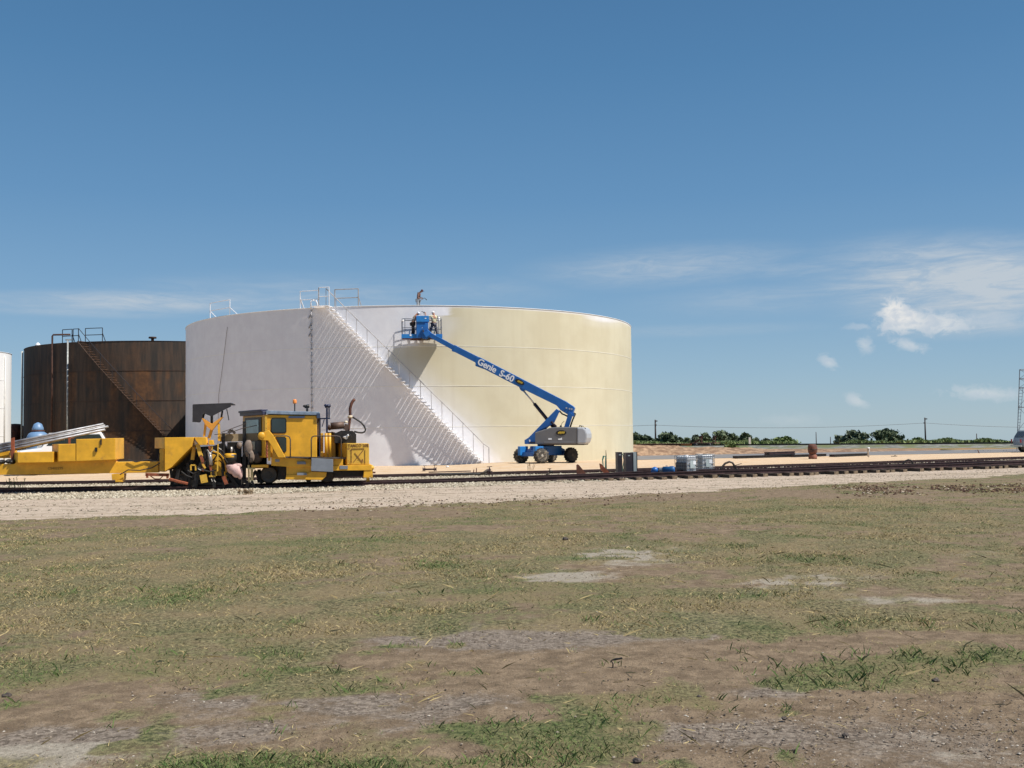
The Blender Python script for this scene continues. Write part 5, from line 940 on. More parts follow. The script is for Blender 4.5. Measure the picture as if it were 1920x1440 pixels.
# ================================================================ PEOPLE
def skin(verts, edges, rad, name, m, parent, sub=2):
    me = bpy.data.meshes.new(name); me.from_pydata([tuple(v) for v in verts], edges, []); o = bpy.data.objects.new(name, me); COL.objects.link(o)
    md = o.modifiers.new('skin', 'SKIN'); md.use_smooth_shade = True
    for i, sv in enumerate(me.skin_vertices[0].data):
        r = rad[i]; sv.radius = r if isinstance(r, tuple) else (r, r); sv.use_root = (i == 0)
    if sub: s_ = o.modifiers.new('sub', 'SUBSURF'); s_.levels = sub; s_.render_levels = sub
    dg = bpy.context.evaluated_depsgraph_get(); dg.update(); m2 = bpy.data.meshes.new_from_object(o.evaluated_get(dg)); bpy.data.objects.remove(o)
    m2.materials.clear(); m2.materials.append(m); m2.name = name; o = bpy.data.objects.new(name, m2); COL.objects.link(o); o.parent = parent; return o
def person(label, loc, rz, J, skinm, shirtm, pantm, hatm, hat='cap', sc=1.0, group=None, sleeve=1.0):
    T = thing('person', label, 'person', loc, rz, group); T.scale = (sc, sc, sc)
    V = []; E_ = []; Rd = []; ix = {}
    def add(n, p, r, par=None):
        ix[n] = len(V); V.append(Vector(p)); Rd.append(r)
        if par is not None: E_.append((ix[par], ix[n]))
    add('pelvis', J['pelvis'], (.14, .10)); add('waist', J['waist'], (.125, .09), 'pelvis'); add('chest', J['chest'], (.15, .10), 'waist'); add('neck', J['neck'], .052, 'chest')
    hd = Vector(J['head']); ax = (hd-Vector(J['neck'])).normalized(); f = Vector(J.get('face', (1, 0, 0))).normalized()
    add('jaw', hd-ax*.06+f*.02, (.062, .075), 'neck'); add('brow', hd+ax*.04, (.078, .092), 'jaw'); add('crown', hd+ax*.10-f*.01, (.055, .07), 'brow')
    add('nose', hd+f*.105-ax*.01, .012, 'jaw')
    for s_, k in ((1, 'l'), (-1, 'r')):
        sh = Vector(J['sh'+k]); el_ = Vector(J['el'+k]); wr_ = Vector(J['wr'+k])
        add('sh'+k, sh, .060, 'chest'); add('el'+k, el_, .042, 'sh'+k); add('wr'+k, wr_, .028, 'el'+k)
        d = (wr_-el_).normalized(); side = d.cross(Vector((0, 0, 1))); side = side.normalized() if side.length > .1 else Vector((0, 1, 0)); dn = d.cross(side)
        add('palm'+k, wr_+d*.07, (.036, .018), 'wr'+k)
        for q in range(4):
            b0 = wr_+d*.10+side*(q-1.5)*.021; L_ = (.062, .074, .070, .055)[q]; add(f'k{k}{q}', b0, .0095, 'palm'+k); add(f'f{k}{q}', b0+d*L_*.55+dn*.012, .0085, f'k{k}{q}'); add(f't{k}{q}', b0+d*L_*.8+dn*.038, .007, f'f{k}{q}')
        add('th'+k, wr_+d*.055+side*.042, .011, 'wr'+k); add('tt'+k, wr_+d*.095+side*.055+dn*.02, .008, 'th'+k)
        hp, kn, an = Vector(J['hp'+k]), Vector(J['kn'+k]), Vector(J['an'+k]); add('hp'+k, hp, .082, 'pelvis'); add('kn'+k, kn, .055, 'hp'+k); add('an'+k, an, .038, 'kn'+k); add('toe'+k, an+Vector((.17, 0, -.045)), .032, 'an'+k)
    for n_ in ('pelvis', 'waist', 'chest', 'shl', 'shr', 'hpl', 'hpr', 'knl', 'knr'):
        r = Rd[ix[n_]]; Rd[ix[n_]] = (r[0]*1.12, r[1]*1.15) if isinstance(r, tuple) else r*1.12
    skin(V, E_, Rd, 'body', skinm, T, 1)
    def sub(names, grow, name, m, extra=None):
        ii = {n: i for i, n in enumerate(names)}; vs = [V[ix[n]] for n in names]; es = [(ii[a], ii[b]) for a, b in [(list(ix)[x], list(ix)[y]) for x, y in E_] if a in ii and b in ii]
        rr = []
        for n in names:
            r = Rd[ix[n]]; g = grow.get(n, .018); rr.append((r[0]+g, r[1]+g) if isinstance(r, tuple) else r+g)
        return skin(vs, es, rr, name, m, T, 1)
    sn = ['chest', 'waist', 'pelvis', 'shl', 'shr']+(['ell', 'elr'] if sleeve else [])
    sub(sn, {'pelvis': .022, 'shl': .02, 'shr': .02, 'ell': .024, 'elr': .024, 'chest': .022}, 'shirt', shirtm)
    sub(['pelvis', 'hpl', 'hpr', 'knl', 'knr', 'anl', 'anr'], {'knl': .028, 'knr': .028, 'anl': .026, 'anr': .026, 'hpl': .02, 'hpr': .02, 'pelvis': .006}, 'trousers', pantm)
    for k in 'lr':
        a = V[ix['an'+k]]; mb = MB(); mb.ell(a+Vector((.07, 0, -.045)), (.15, .055, .05), 12, 6); mb.build('boot', BLK, T)
    c = V[ix['brow']]+ax*.025; M = ax.to_track_quat('Z', 'Y').to_matrix(); mb = MB()
    if hat == 'cap': mb.ell(c, (.108, .098, .085), 14, 8, M); mb.bar(c+f*.08, c+f*.19-ax*.01, .13, .012)
    else: mb.ell(c-ax*.01-f*.02, (.10, .094, .085), 14, 8, M)
    mb.build('cap' if hat == 'cap' else 'hair', hatm, T); return T
def P0(lean=0, hd=0, wl=(.3, .1, 1.1), wr=(.3, -.1, 1.1), el=(.08, .27, 1.16), er=(.08, -.27, 1.16), spread=.12, kb=0):
    return dict(pelvis=(0, 0, .95), waist=(lean*.25, 0, 1.09), chest=(lean*.7, 0, 1.31), neck=(lean, 0, 1.47-abs(lean)*.12), head=(lean+.03+hd, 0, 1.62-abs(lean)*.2-hd*.35), face=(1, 0, -hd*3.5-.05),
        shl=(lean*.85, .19, 1.41-abs(lean)*.1), shr=(lean*.85, -.19, 1.41-abs(lean)*.1), ell=el, elr=er, wrl=wl, wrr=wr, hpl=(0, .10, .90), hpr=(0, -.10, .90), knl=(.03+kb, spread, .50), knr=(.03-kb, -spread, .50), anl=(kb*1.6, spread*1.15, .085), anr=(-kb*1.6-.02, -spread*1.15, .085))
khaki = mat('khaki_shirt', (.34, .27, .20), .9, 0, .15, 8, .2, 30); dark_t = mat('dark_trousers', (.030, .026, .028), .9, 0, .2, 8); pale_y = mat('pale_yellow_shirt', (.55, .53, .36), .9, 0, .1, 6, .2, 30); grey_t = mat('grey_work_trousers', (.085, .085, .105), .9, 0, .4, 7); whc = mat('white_cap', (.72, .72, .74), .8); blk_v = mat('black_and_red_vest', (.022, .018, .020), .9, 0, .2, 6, 0, 0, (.26, .06, .04), .52, .6, 7); gj = mat('grey_jeans', (.24, .26, .28), .9, 0, .2, 8); dhair = mat('dark_red_cap', (.06, .02, .03), .8)
fl = zfl
def bpos(u, lat): a = BF.at(u, 628, lat); q = BF.w((a[0], lat, 0)); return Vector((q.x, q.y, zfl))
pA = person('worker in khaki shirt and dark trousers bending forward, left end of the blue basket', bpos(774, -.10), BF.th+R(8), P0(.20, .10, (.46, .12, 1.15), (.46, -.10, 1.13), (.22, .25, 1.16), (.22, -.25, 1.14), .11, .04), SKIN, khaki, dark_t, whc, 'cap', .95, None, 0)
pB = person('worker in pale yellow shirt and white cap raising a spray gun in the basket', bpos(813.5, -.05), BF.th+R(128), P0(-.02, .02, (.42, .34, 1.60), (.30, -.10, 1.20), (.26, .42, 1.36), (.06, -.28, 1.17), .17, .10), SKIN, pale_y, grey_t, whc, 'cap', .93)
# spray gun held in the raised left hand
wl = Vector((.42, .34, 1.60))*.93; Mz = Matrix.Rotation(BF.th+R(128), 4, 'Z'); gp = bpos(813.5, -.05)+Mz @ (wl+Vector((.08, .04, .04)))
mb = MB(); d = Mz @ Vector((.3, .05, .1)); mb.cyl(Vector((0, 0, -.08)), Vector((0, 0, .05)), .018, .022, 8); mb.cyl(Vector((0, 0, .04)), d*.7+Vector((0, 0, .06)), .02, .012, 8); mb.ell(Vector((0, 0, .05)), (.05, .03, .03)); mb.tube([Vector((0, 0, -.08)), Vector((.03, 0, -.3)), Vector((.02, 0, -.7)), Vector((.1, 0, -1.2))], .010, 5)
o = mb.build('spray_gun', BLK); o.location = gp; tag(o, 'dark paint spray gun held up by the worker in the pale yellow shirt', 'spray gun')
rp = P(784, 560, 68.5); rr_ = math.hypot(rp.x-C1[0], 68.5-C1[1]); rz_ = H1+.85*(1-rr_/R1)
pC = person('worker in dark sleeveless vest standing on the tank roof looking down at his hands', (rp.x, 68.5, rz_), R(-12), P0(.10, .12, (.24, .05, 1.10), (.26, -.07, 1.02), (.04, .25, 1.12), (.06, -.24, 1.10), .10, .03), SKIND, blk_v, gj, dhair, 'cap', .955, None, 0)
mb = MB(); q = Vector((0, 0, 0)); mb.tube([q, q+Vector((.16, -.05, .02)), q+Vector((.30, -.08, -.12))], [.018, .018, .03], 7); mb.tube([q, q+Vector((-.2, .05, -.25)), q+Vector((-.42, .1, -.5)), q+Vector((-.45, .15, -1.0))], .012, 5)
o = mb.build('hose_nozzle', BLK); o.location = Vector((rp.x, 68.5, rz_))+Vector((.30, -.12, .98)); tag(o, 'short dark hose with nozzle in the hands of the worker on the roof', 'hose')

# ================================================================ YARD CLUTTER
def ok(u, v, z=0): g_ = G(u, v, z); return g_
def item(name, label, cat, u, v, fn, m, z=0, rz=0, group=None):
    g_ = G(u, v, z); mb = MB(); fn(mb, g_.y/F); o = mb.build(name, m); o.location = (g_.x, g_.y, z); o.rotation_euler = (0, 0, rz); tag(o, label, cat, group); return o
def multi(name, label, cat, u, v, parts, z=0, rz=0, group=None):
    g_ = G(u, v, z); t_ = thing(name, label, cat, (g_.x, g_.y, z), rz, group)
    for pn, fn, m in parts: mb = MB(); fn(mb, g_.y/F); mb.build(pn, m, t_)
    return t_
BR = mat('dark_purple_rust', (.06, .035, .038), .7, .2, .3, 6)
def valve_body(mb, s, x, zz, k=1): mb.lathe([(3.6*s*k, -2.4*s), (3.6*s*k, -1.2*s), (2.2*s*k, -1.2*s), (2.6*s*k, 0), (2.2*s*k, 1.2*s), (3.6*s*k, 1.2*s), (3.6*s*k, 2.4*s)], (x*s, 0, zz*s), 14, 'X')
multi('pipe_valve', 'short rusty pipe with a valve at each end on the sand before the white tank', 'pipe valve', 805, 884, [
    ('pipe', lambda mb, s: mb.cyl((-12*s, 0, 4*s), (12*s, 0, 4*s), 1.7*s), BR), ('flange', lambda mb, s: valve_body(mb, s, -10, 4), BR), ('flange', lambda mb, s: valve_body(mb, s, 11, 4), BR),
    ('handle', lambda mb, s: (mb.bar((-9*s, 0, 7*s), (-9*s, 0, 10.5*s), .8*s, .8*s), mb.bar((-11*s, 0, 10.5*s), (-5*s, 0, 11*s), .8*s, .8*s)), BR), ('handle', lambda mb, s: (mb.bar((10*s, 0, 7*s), (10*s, 0, 11.5*s), .8*s, .8*s), mb.bar((8*s, 0, 11.5*s), (14*s, 0, 12*s), .8*s, .8*s)), BR)])
multi('gate_valve', 'rusty gate valve with a tee handle, a pipe leaning off its left side', 'valve', 918, 893, [
    ('body', lambda mb, s: (valve_body(mb, s, 0, 9, 1.4), mb.cyl((0, 0, 10*s), (0, 0, 17*s), 1.6*s, 1.1*s)), BR), ('handle', lambda mb, s: mb.bar((-5*s, 0, 17.5*s), (5*s, 0, 18.2*s), .9*s, 1.2*s), BR),
    ('pipe', lambda mb, s: mb.tube([(-2*s, 0, 12*s), (-10*s, 0, 7*s), (-22*s, 0, 2*s)], [3*s, 2.4*s, 1.5*s], 8), DST), ('leg', lambda mb, s: (mb.bar((4*s, 0, 10*s), (5*s, 0, 0), 2.5*s, 2.5*s)), BR), ('leg', lambda mb, s: mb.bar((-1*s, 0, 8*s), (-1*s, 0, -1*s), 2*s, 2*s), BR)], .05)
multi('gate_valve', 'small dark valve with a flat handle, between the leaning pipe valve and rusty plates', 'valve', 1032, 891, [
    ('body', lambda mb, s: (valve_body(mb, s, 2, 6, .9), mb.cyl((-1*s, 0, 5*s), (-1*s, 0, 12*s), 1.1*s, .9*s)), BLK), ('handle', lambda mb, s: mb.bar((-5*s, 0, 12*s), (2*s, 0, 12.6*s), .9*s, 1.0*s), BR), ('pipe', lambda mb, s: mb.tube([(-2*s, 0, 4*s), (-8*s, 0, 1*s)], [2*s, 1.4*s], 8), DST)], .05)
item('long_hose', 'thick dark hose lying between the tracks left of the leaning pipe valve', 'hose', 860, 890, lambda mb, s: mb.tube([(-42*s, .0, 1.5*s), (-20*s, -.2, 1.5*s), (4*s, .1, 1.5*s), (26*s, -.1, 1.5*s), (52*s, -.15, 1.5*s)], 1.5*s, 8), mat('dark_grey_hose', (.06, .06, .055), .7, 0, .3, 6), .10)
item('timber_beam', 'dark timber lying beside the rails just left of the coiled valve hose', 'timber', 842, 886, lambda mb, s: mb.bar((-38*s, 0, 1*s), (40*s, .3, 1.8*s), .16, 1.6*s), RAIL, .12)
def plate(pix):
    def f(mb, s):
        g_ = G(*plate.base, 0.05); mb.prism([((u-plate.base[0])*s, (plate.base[1]-v)*s) for u, v in pix], -.05, .05)
    return f
plate.base = (1087, 890); item('wedge_chock', 'smaller rust brown upright wedge of plate beside the rail, left of the green hose', 'steel wedge', 1087, 890, plate([(1081, 872), (1083, 870.5), (1086, 872), (1097, 886), (1100, 890), (1081, 890)]), RUST, .05)
plate.base = (1134, 894); item('wedge_chock', 'taller bright rusty leaning plate against the rail, below the green hose', 'steel wedge', 1134, 894, plate([(1124, 869), (1128, 870), (1142, 885), (1143.5, 894), (1138, 894), (1126, 880)]), RRED, .05)
for i, (u, lb) in enumerate(((888, 'short rusty spike standing left of the other on the ballast near the leaning valve'), (893, 'taller rusty spike standing right of the other on the ballast near the leaning valve'))):
    item('rusty_spike', lb, 'spike', u, 886, lambda mb, s: mb.tube([(0, 0, 0), (.5*s, 0, (5+3*i)*s), (1.2*s, 0, (6+3*i)*s)], [.9*s, .8*s, .4*s], 6), RUST)
multi('hose_stand', 'slim dark post with green hoses looped over it, beside the track', 'hose stand', 1137, 886, [('post', lambda mb, s: mb.tube([(0, 0, 0), (0, 0, 33*s), (-.4*s, 0, 42*s)], [.9*s, .8*s, .3*s], 6), BLK),
    ('green_hose', lambda mb, s: [mb.tube([(-1*s, -.05, 30*s), (-4*s-j*s, -.08, 31*s), (-6.5*s-j*.4*s, -.08, 24*s), (-6*s, -.06, 10*s), (-5*s+j*s, -.05, 1*s)], .75*s, 6) for j in (0, 1, 2)]+[mb.tube([(-1*s, -.05, 30*s), (-2*s, -.05, 15*s), (-1.5*s, -.05, 1*s)], .8*s, 6)], GREENH)])
DKC = mat('dark_cabinet', (.032, .026, .032), .5, .1, .2, 3); PCG = mat('pale_green_grey_panel', (.30, .34, .34), .5, .1, .1, 3)
multi('equipment_cabinet', 'narrower dark upright cabinet, left of the one with a pale grey side panel', 'cabinet', 1163, 888, [('body', lambda mb, s: mb.box(-4.6*s, 4.4*s, 0, .45, 0, 40*s), DKC), ('label_plate', lambda mb, s: mb.box(-2.2*s, 2*s, -.008, 0, 34*s, 36*s), PCG), ('hose', lambda mb, s: (mb.tube([(4.6*s, .1, 38*s), (7*s, .1, 34*s), (8*s, .1, 24*s), (6*s, .1, 12*s), (5*s, .1, 4*s)], .7*s, 6)), GREENH), ('pipe', lambda mb, s: mb.cyl((10.5*s, .2, 2*s), (10.5*s, .2, 37*s), 1.1*s), mat('white_pipe', (.7, .7, .66), .5))], .1, R(6))
multi('equipment_cabinet', 'wider dark upright cabinet with a pale grey side panel, above the blue motor', 'cabinet', 1181, 890, [('body', lambda mb, s: mb.box(-7*s, 7*s, 0, .5, 0, 41*s), DKC), ('side_panel', lambda mb, s: mb.box(7.2*s, 13*s, -.02, .5, 3*s, 41.5*s), PCG), ('edge_strip', lambda mb, s: mb.box(13.1*s, 14.6*s, -.02, .5, 2*s, 42*s), BLK), ('label_plate', lambda mb, s: mb.box(-3*s, 1*s, -.008, 0, 34.5*s, 36.5*s), PCG)], .1, R(6))
item('timber_skid', 'low black timber skid under the cabinets and the blue motor', 'skid', 1194, 892, lambda mb, s: mb.box(-38*s, 42*s, -.1, .55, 0, 7*s), BLK, .06, R(8))
fin = mat('bright_blue_motor', (.018, .095, .24), .4, .1, .15, 4)
multi('electric_motor', 'bright blue ribbed electric motor with a pump head lying beside the white totes', 'motor', 1245, 891, [
    ('motor_body', lambda mb, s: mb.lathe([(6.6*s, -2*s)]+[(r, (x)*s) for x in range(0, 14, 2) for r in (6.6*s, 6.6*s, 5.9*s, 5.9*s)][:0]+[(6.6*s, 10*s), (7.4*s, 11*s), (7.4*s, 17*s), (6.8*s, 19*s)], (0, 0, 9.5*s), 20, 'X'), fin),
    ('fan_cover', lambda mb, s: (mb.lathe([(6.2*s, 19.05*s), (5.6*s, 19.8*s), (2*s, 20.1*s)], (0, 0, 9.5*s), 20, 'X')), BLU2), ('frame', lambda mb, s: (mb.lathe([(4.6*s, -9*s), (5.2*s, -8*s), (5.2*s, -3*s), (6*s, -2.1*s)], (0, 0, 9*s), 18, 'X')), CONC),
    ('pump_head', lambda mb, s: (mb.ell((-17*s, 0, 9.5*s), (7*s, .16, 6.3*s)), mb.cyl((-24*s, 0, 7*s), (-17*s, 0, 8*s), 2.6*s)), BLU), ('lifting_eye', lambda mb, s: mb.tube([(4*s, 0, 15*s), (4*s, 0, 18.5*s), (6*s, 0, 18.5*s), (6*s, 0, 15*s)], .5*s, 5), fin), ('foot', lambda mb, s: mb.box(-2*s, 16*s, -.12, .12, 0, 4*s), BLU)], .12, R(-10))
def tote(label, u, v, wd, dp, ht, rz, dark):
    g_ = G(u, v, .12); s = g_.y/F; t_ = thing('plastic_tote', label, 'tote', (g_.x, g_.y, .12), rz, 'caged plastic liquid totes'); w, d, h = wd*s, dp*s, ht*s
    mb = MB(); mb.box(.03, w-.03, .03, d-.03, h*.10, h*.95); pl = mat('translucent_white_plastic', (.72, .74, .76), .35, 0, .08, 3); bt = mb.build('bottle', pl, t_, .05)
    if dark:
        mb = MB(); mb.box(-.004, .028, .05, d-.05, h*.12, h*.62); mb.build('liquid', mat('dark_side_shade', (.10, .085, .08), .5, 0, .15, 3), t_)  # thin dark sheet, painted-in shade of the left face, not liquid
    mb = MB(); mb.box(.0, w, 0, d, 0, h*.10); mb.build('pallet', DST, t_)
    mb = MB(); r = .011
    for z in (.12, .32, .52, .78, .985):
        zz = z*h; mb.tube([(0, 0, zz), (w, 0, zz), (w, d, zz), (0, d, zz), (0, 0, zz)], r*1.2, 5)
    for k in range(7):
        x = w*k/6; mb.cyl((x, 0, .1*h), (x, 0, .98*h), r, None, 5); mb.cyl((x, d, .1*h), (x, d, .98*h), r, None, 5)
    for k in range(1, 7):
        y = d*k/7; mb.cyl((0, y, .1*h), (0, y, .98*h), r, None, 5); mb.cyl((w, y, .1*h), (w, y, .98*h), r, None, 5)
    mb.build('cage', mat('cage_steel', (.24, .25, .26), .45, .5, .2, 5), t_)
    mb = MB(); mb.box(w*.30, w*.72, -.02, -.014, h*.30, h*.72); mb.build('label_plate', mat('grey_label', (.40, .46, .46), .5), t_); mb = MB(); mb.box(w*.55, w*.8, -.026, -.021, h*.5, h*.7); mb.build('sticker', WHTL, t_)
    mb = MB(); mb.lathe([(.10, h*.95), (.10, h*1.0), (.09, h*1.02)], (w*.5, d*.5, 0), 14); mb.build('lid', BLK if not dark else WHT, t_); return t_
tote('caged white plastic tote with dark shade painted on its left side, beside the blue motor', 1288, 888.5, 26, 36, 34, R(28), True)
tote('clean caged white plastic tote at the right, next to the arched hose', 1317, 886, 25, 30, 34, R(14), False)
def arch(label, u, v, k=1.0, m=DST):
    return multi('hose_with_valve', label, 'hose', u, v, [('hose', lambda mb, s: mb.tube([(-20*s*k, 0, 1*s), (-15*s*k, 0, 10*s*k), (-8*s*k, 0, 18*s*k), (0, 0, 21*s*k), (6*s*k, 0, 19*s*k), (10*s*k, 0, 12*s*k)], 2.0*s*k, 9), m), ('coupling', lambda mb, s: (mb.bar((8*s*k, 0, 14*s*k), (17*s*k, 0, 0), 4.0*s*k, 3.4*s*k), ), BLK), ('handle', lambda mb, s: mb.bar((10*s*k, 0, 14*s*k), (23*s*k, 0, 17.5*s*k), .9*s*k, 1.2*s*k), BR)], .12)
arch('grey hose arched between the rails with a lever valve, right of the white totes', 1368, 887)
arch('small bent black hose with a lever valve near the right end of the tracks', 1704, 877, .72, BLK)
item('pipe_stub', 'greenish black pipe with a bright silver end lying between the rails at the right', 'pipe', 1735, 872, lambda mb, s: (mb.cyl((-14*s, 0, 2*s), (13*s, 0, 2*s), 1.8*s), mb.cyl((13*s, 0, 2*s), (17*s, 0, 2*s), 1.9*s)), mat('silver_tipped_pipe', (.07, .075, .06), .5, .2, .3, 4, 0, 0, (.5, .5, .5), .66, .7, 2), .12)
item('plastic_bag', 'small crumpled white bag on the sand at the foot of the white tank', 'bag', 839, 876.5, lambda mb, s: (mb.ell((0, 0, 1.6*s), (3.2*s, .12, 1.7*s), 8, 6)), WHT)
# dry weeds
wm = mat('dry_weed_stalk', (.30, .21, .12), .9); wg = mat('green_weed', (.08, .13, .04), .9)
def weed(label, u, v, h, n, m, sp, z=0, gname='weed'):
    def f(mb, s):
        rg = random.Random(int(u*7+v))
        for k in range(n):
            x = rg.uniform(-sp, sp)*s; a = rg.uniform(-.6, .6); hh = h*s*rg.uniform(.5, 1); mb.tube([(x, rg.uniform(-.1, .1), 0), (x+a*hh*.4, 0, hh*.55), (x+a*hh*.8, 0, hh)], [.009, .007, .003], 4)
            for j in range(5): q = rg.uniform(.3, 1); mb.bar((x+a*hh*.7*q, 0, hh*q), (x+a*hh*.7*q+rg.uniform(-.07, .07), rg.uniform(-.05, .05), hh*q+rg.uniform(0, .07)), .022, .004)
    return item(gname, label, 'weed', u, v, f, m, z)
weed('dry brown weed standing on the sand in front of the boom lift', 994, 882, 18, 7, wm, 6, .05)
weed('sparse green weeds by the rail at far left, in front of the yellow beam', 30, 915, 20, 9, wg, 16, .2)
weed('trampled brown grass tuft on the ballast below the work heads', 462, 927, 9, 26, wm, 14, .1)
# foreground sprig and stones
g_ = G(1149, 1252); mb = MB(); mb.tube([(0, 0, 0), (.002, 0, .03), (-.012, 0, .055), (.0, 0, .062)], [.006, .005, .004, .006], 6); mb.tube([(0, 0, .06), (.03, 0, .068), (.078, 0, .074)], [.006, .009, .008], 6)
o = mb.build('bent_twig', BLK); o.location = g_; tag(o, 'small dark bent stick standing up from the bare dirt in the foreground', 'stick')
for u, v, r, lb in ((1470, 1349, .028, 'dark lump right of the white gravel, by the small grass tuft'), (1585, 1381, .03, 'dark lump on the gravel farthest right in the foreground'), (1195, 1429, .036, 'largest dark lump at the very bottom of the photo'), (1311, 1308, .026, 'dark lump just behind the small green tuft'), (13, 1307, .045, 'dark grey stone at the left edge of the photo'), (1302, 1387, .02, 'small black stone low in the foreground dirt'), (1755, 1278, .04, 'brown clod at the lower edge of the big green patch'), (1060, 1011+1, .07, 'brown stone lying in the middle of the field')):
    r *= .62; g_ = G(u, v); mb = MB(); mb.ell((0, 0, r*.4), (r*1.3, r, r*.7), 9, 6); rg = random.Random(u)
    for q in mb.bm.verts: q.co *= rg.uniform(.8, 1.15)
    for f_ in mb.bm.faces: f_.smooth = False
    o = mb.build('stone', DST); o.location = g_; tag(o, lb, 'stone', 'loose stones in the field')

# ================================================================ RIGHT BACKGROUND
def rails_pile(name, label, p0, p1, n, h, group):
    a, b_ = G(*p0), G(*p1); d = (b_-a); d.z = 0; Lh = d.length; rz = math.atan2(d.y, d.x)
    for k in range(n):
        mb = MB(); row = k//3; sweep(mb, [Vector((0, 0, 0)), Vector((Lh, 0, 0))], railprof(.16)); o = mb.build(name, RAIL if k % 2 else BLK); nrm = Vector((-math.sin(rz), math.cos(rz), 0)); o.location = a+nrm*(k % 3)*.18+Vector((0, 0, row*.165+.01)); o.rotation_euler = (0, 0, rz+random.uniform(-.003, .003)); tag(o, label, 'rail', group)
rails_pile('steel_rail', 'dark rail in the low roadside stack farthest left of the rusty barrel', (1381, 860), (1482, 857), 3, .3, 'rails in the left roadside stack')
rails_pile('steel_rail', 'dark rail in the higher roadside stack, just left of the rusty barrel', (1442, 857), (1490, 855), 6, .3, 'rails in the high roadside stack')
rails_pile('steel_rail', 'dark rail in the roadside stack that passes behind the rusty barrel', (1488, 857.5), (1549, 855.5), 3, .3, 'rails in the stack behind the barrel')
rails_pile('steel_rail', 'dark rail in the thin roadside stack running right to the white post', (1564, 857), (1626, 854.5), 3, .3, 'rails in the thin roadside stack')
def barrel():
    g_ = G(1524, 860.5); s = g_.y/F; t_ = thing('rusty_barrel', 'bulging rusty barrel standing on a narrower foot beside the road', 'barrel', g_); mb = MB()
    mb.lathe([(5.2*s, 8*s), (8*s, 12*s), (8.8*s, 17*s), (8.6*s, 22*s), (7.6*s, 26*s), (5*s, 27.6*s)], n=20); mb.build('barrel_body', RUST, t_)
    mb = MB(); mb.lathe([(7.8*s, 0), (7.8*s, 2.5*s), (7.6*s, 7*s), (5.3*s, 9*s)], n=20); mb.build('foot', mat('brown_red_foot', (.20, .075, .045), .8, 0, .3, 5), t_)
    mb = MB(); mb.lathe([(8.7*s, 17*s), (9.0*s, 17.3*s), (9.0*s, 18*s), (8.7*s, 18.4*s)], n=20); mb.build('hoop', BLK, t_)
barrel()
multi('marker_post', 'leaning white topped post beside the road, right of the stacked rails', 'post', 1628.5, 857, [('post', lambda mb, s: mb.bar((0, 0, 0), (-1.0*s, 0, 17*s), 2.2*s, .12), mat('bleached_post', (.42, .34, .26), .8)), ('cap', lambda mb, s: (mb.ell((.6*s, 0, 16.6*s), (2.6*s, .1, 1.7*s)), mb.bar((1.4*s, 0, 10*s), (1.8*s, 0, 15*s), 1.2*s, .1)), WHT)])
item('dark_stake', 'short dark stake leaning beside the asphalt far to the right', 'stake', 1836, 850, lambda mb, s: mb.bar((0, 0, 0), (-2.6*s, 0, 6.5*s), 1.0*s, .05), RUST)
item('loose_scrap', 'scrap of dark timber lying on the sand below the marker post', 'timber scrap', 1678, 856, lambda mb, s: (mb.bar((-7*s, 0, .6*s), (4*s, 0, .8*s), .1, 1*s), mb.bar((-2*s, 0, .6*s), (1*s, 0, 2.2*s), .08, .8*s)), DST)
# rusty rail cart on the main line
def mlp(u, dv=0): 
    x = u; a, b_ = ML; d = ray(u, 835); t_ = ((a.x-CAM.x)*(b_.y-a.y)-(a.y-CAM.y)*(b_.x-a.x))/(d.x*(b_.y-a.y)-d.y*(b_.x-a.x)); return CAM+d*t_
q = mlp(1320); sca = q.y/F; ct = thing('flat_rail_cart', 'rusty flat rail cart with two short posts and an orange frame on the main line', 'rail cart', (q.x, q.y, .40), math.atan2(ML[1].y-ML[0].y, ML[1].x-ML[0].x)); z0 = 0
def cpart(n, fn, m): mb = MB(); fn(mb, sca); mb.build(n, m, ct)
cpart('deck', lambda mb, s: (mb.box(-26*s, 21*s, -.3, 1.9, 1.5*s, 3.0*s), mb.box(-132*s, -26*s, -.2, 1.6, .3*s, 1.8*s)), RUST)
cpart('bogie', lambda mb, s: (mb.box(-19*s, 19*s, -.55, -.2, -5.5*s, 1.4*s), mb.box(-10*s, -2*s, -.6, -.5, -6.5*s, 0)), BLK)
for x in (-13, 13): cpart('wheel', lambda mb, s: mb.lathe([(1*s, 0), (4.2*s, .05), (4.2*s, .15), (1*s, .2)], (x*s, -.62, -1.5*s), 16, 'Y'), BLK)
cpart('side_frame', lambda mb, s: mb.prism([(-40*s, -5.5*s), (-24*s, -4.5*s), (-22*s, 1*s), (-42*s, 1*s)], -.5, -.3), mat('orange_rust_frame', (.34, .12, .03), .7, 0, .25, 3))
cpart('brake_post', lambda mb, s: (mb.bar((-5*s, 0, 3*s), (-5*s, 0, 14*s), 2.2*s, .2), mb.bar((-10*s, 0, 13.5*s), (-3*s, 0, 14.5*s), 1.6*s, .2), mb.bar((-18*s, 0, 4*s), (-8*s, 0, 10*s), 1.4*s, .15)), RUST)
cpart('end_post', lambda mb, s: (mb.bar((17.5*s, 0, 3*s), (17.5*s, 0, 12*s), 1.2*s, .15), mb.bar((22*s, 0, 3*s), (21.5*s, 0, 14*s), 1.2*s, .15), mb.bar((19*s, 0, 14*s), (24*s, 0, 15*s), 1.2*s, .15)), RUST)
item('marker_post', 'thin white over orange marker post behind the main line, left of the round trees', 'post', 1406, 838, lambda mb, s: mb.bar((0, 0, -1.0), (0, 0, 18*s), .22, .1), mat('white_orange_marker', (.70, .66, .60), .6), 0)
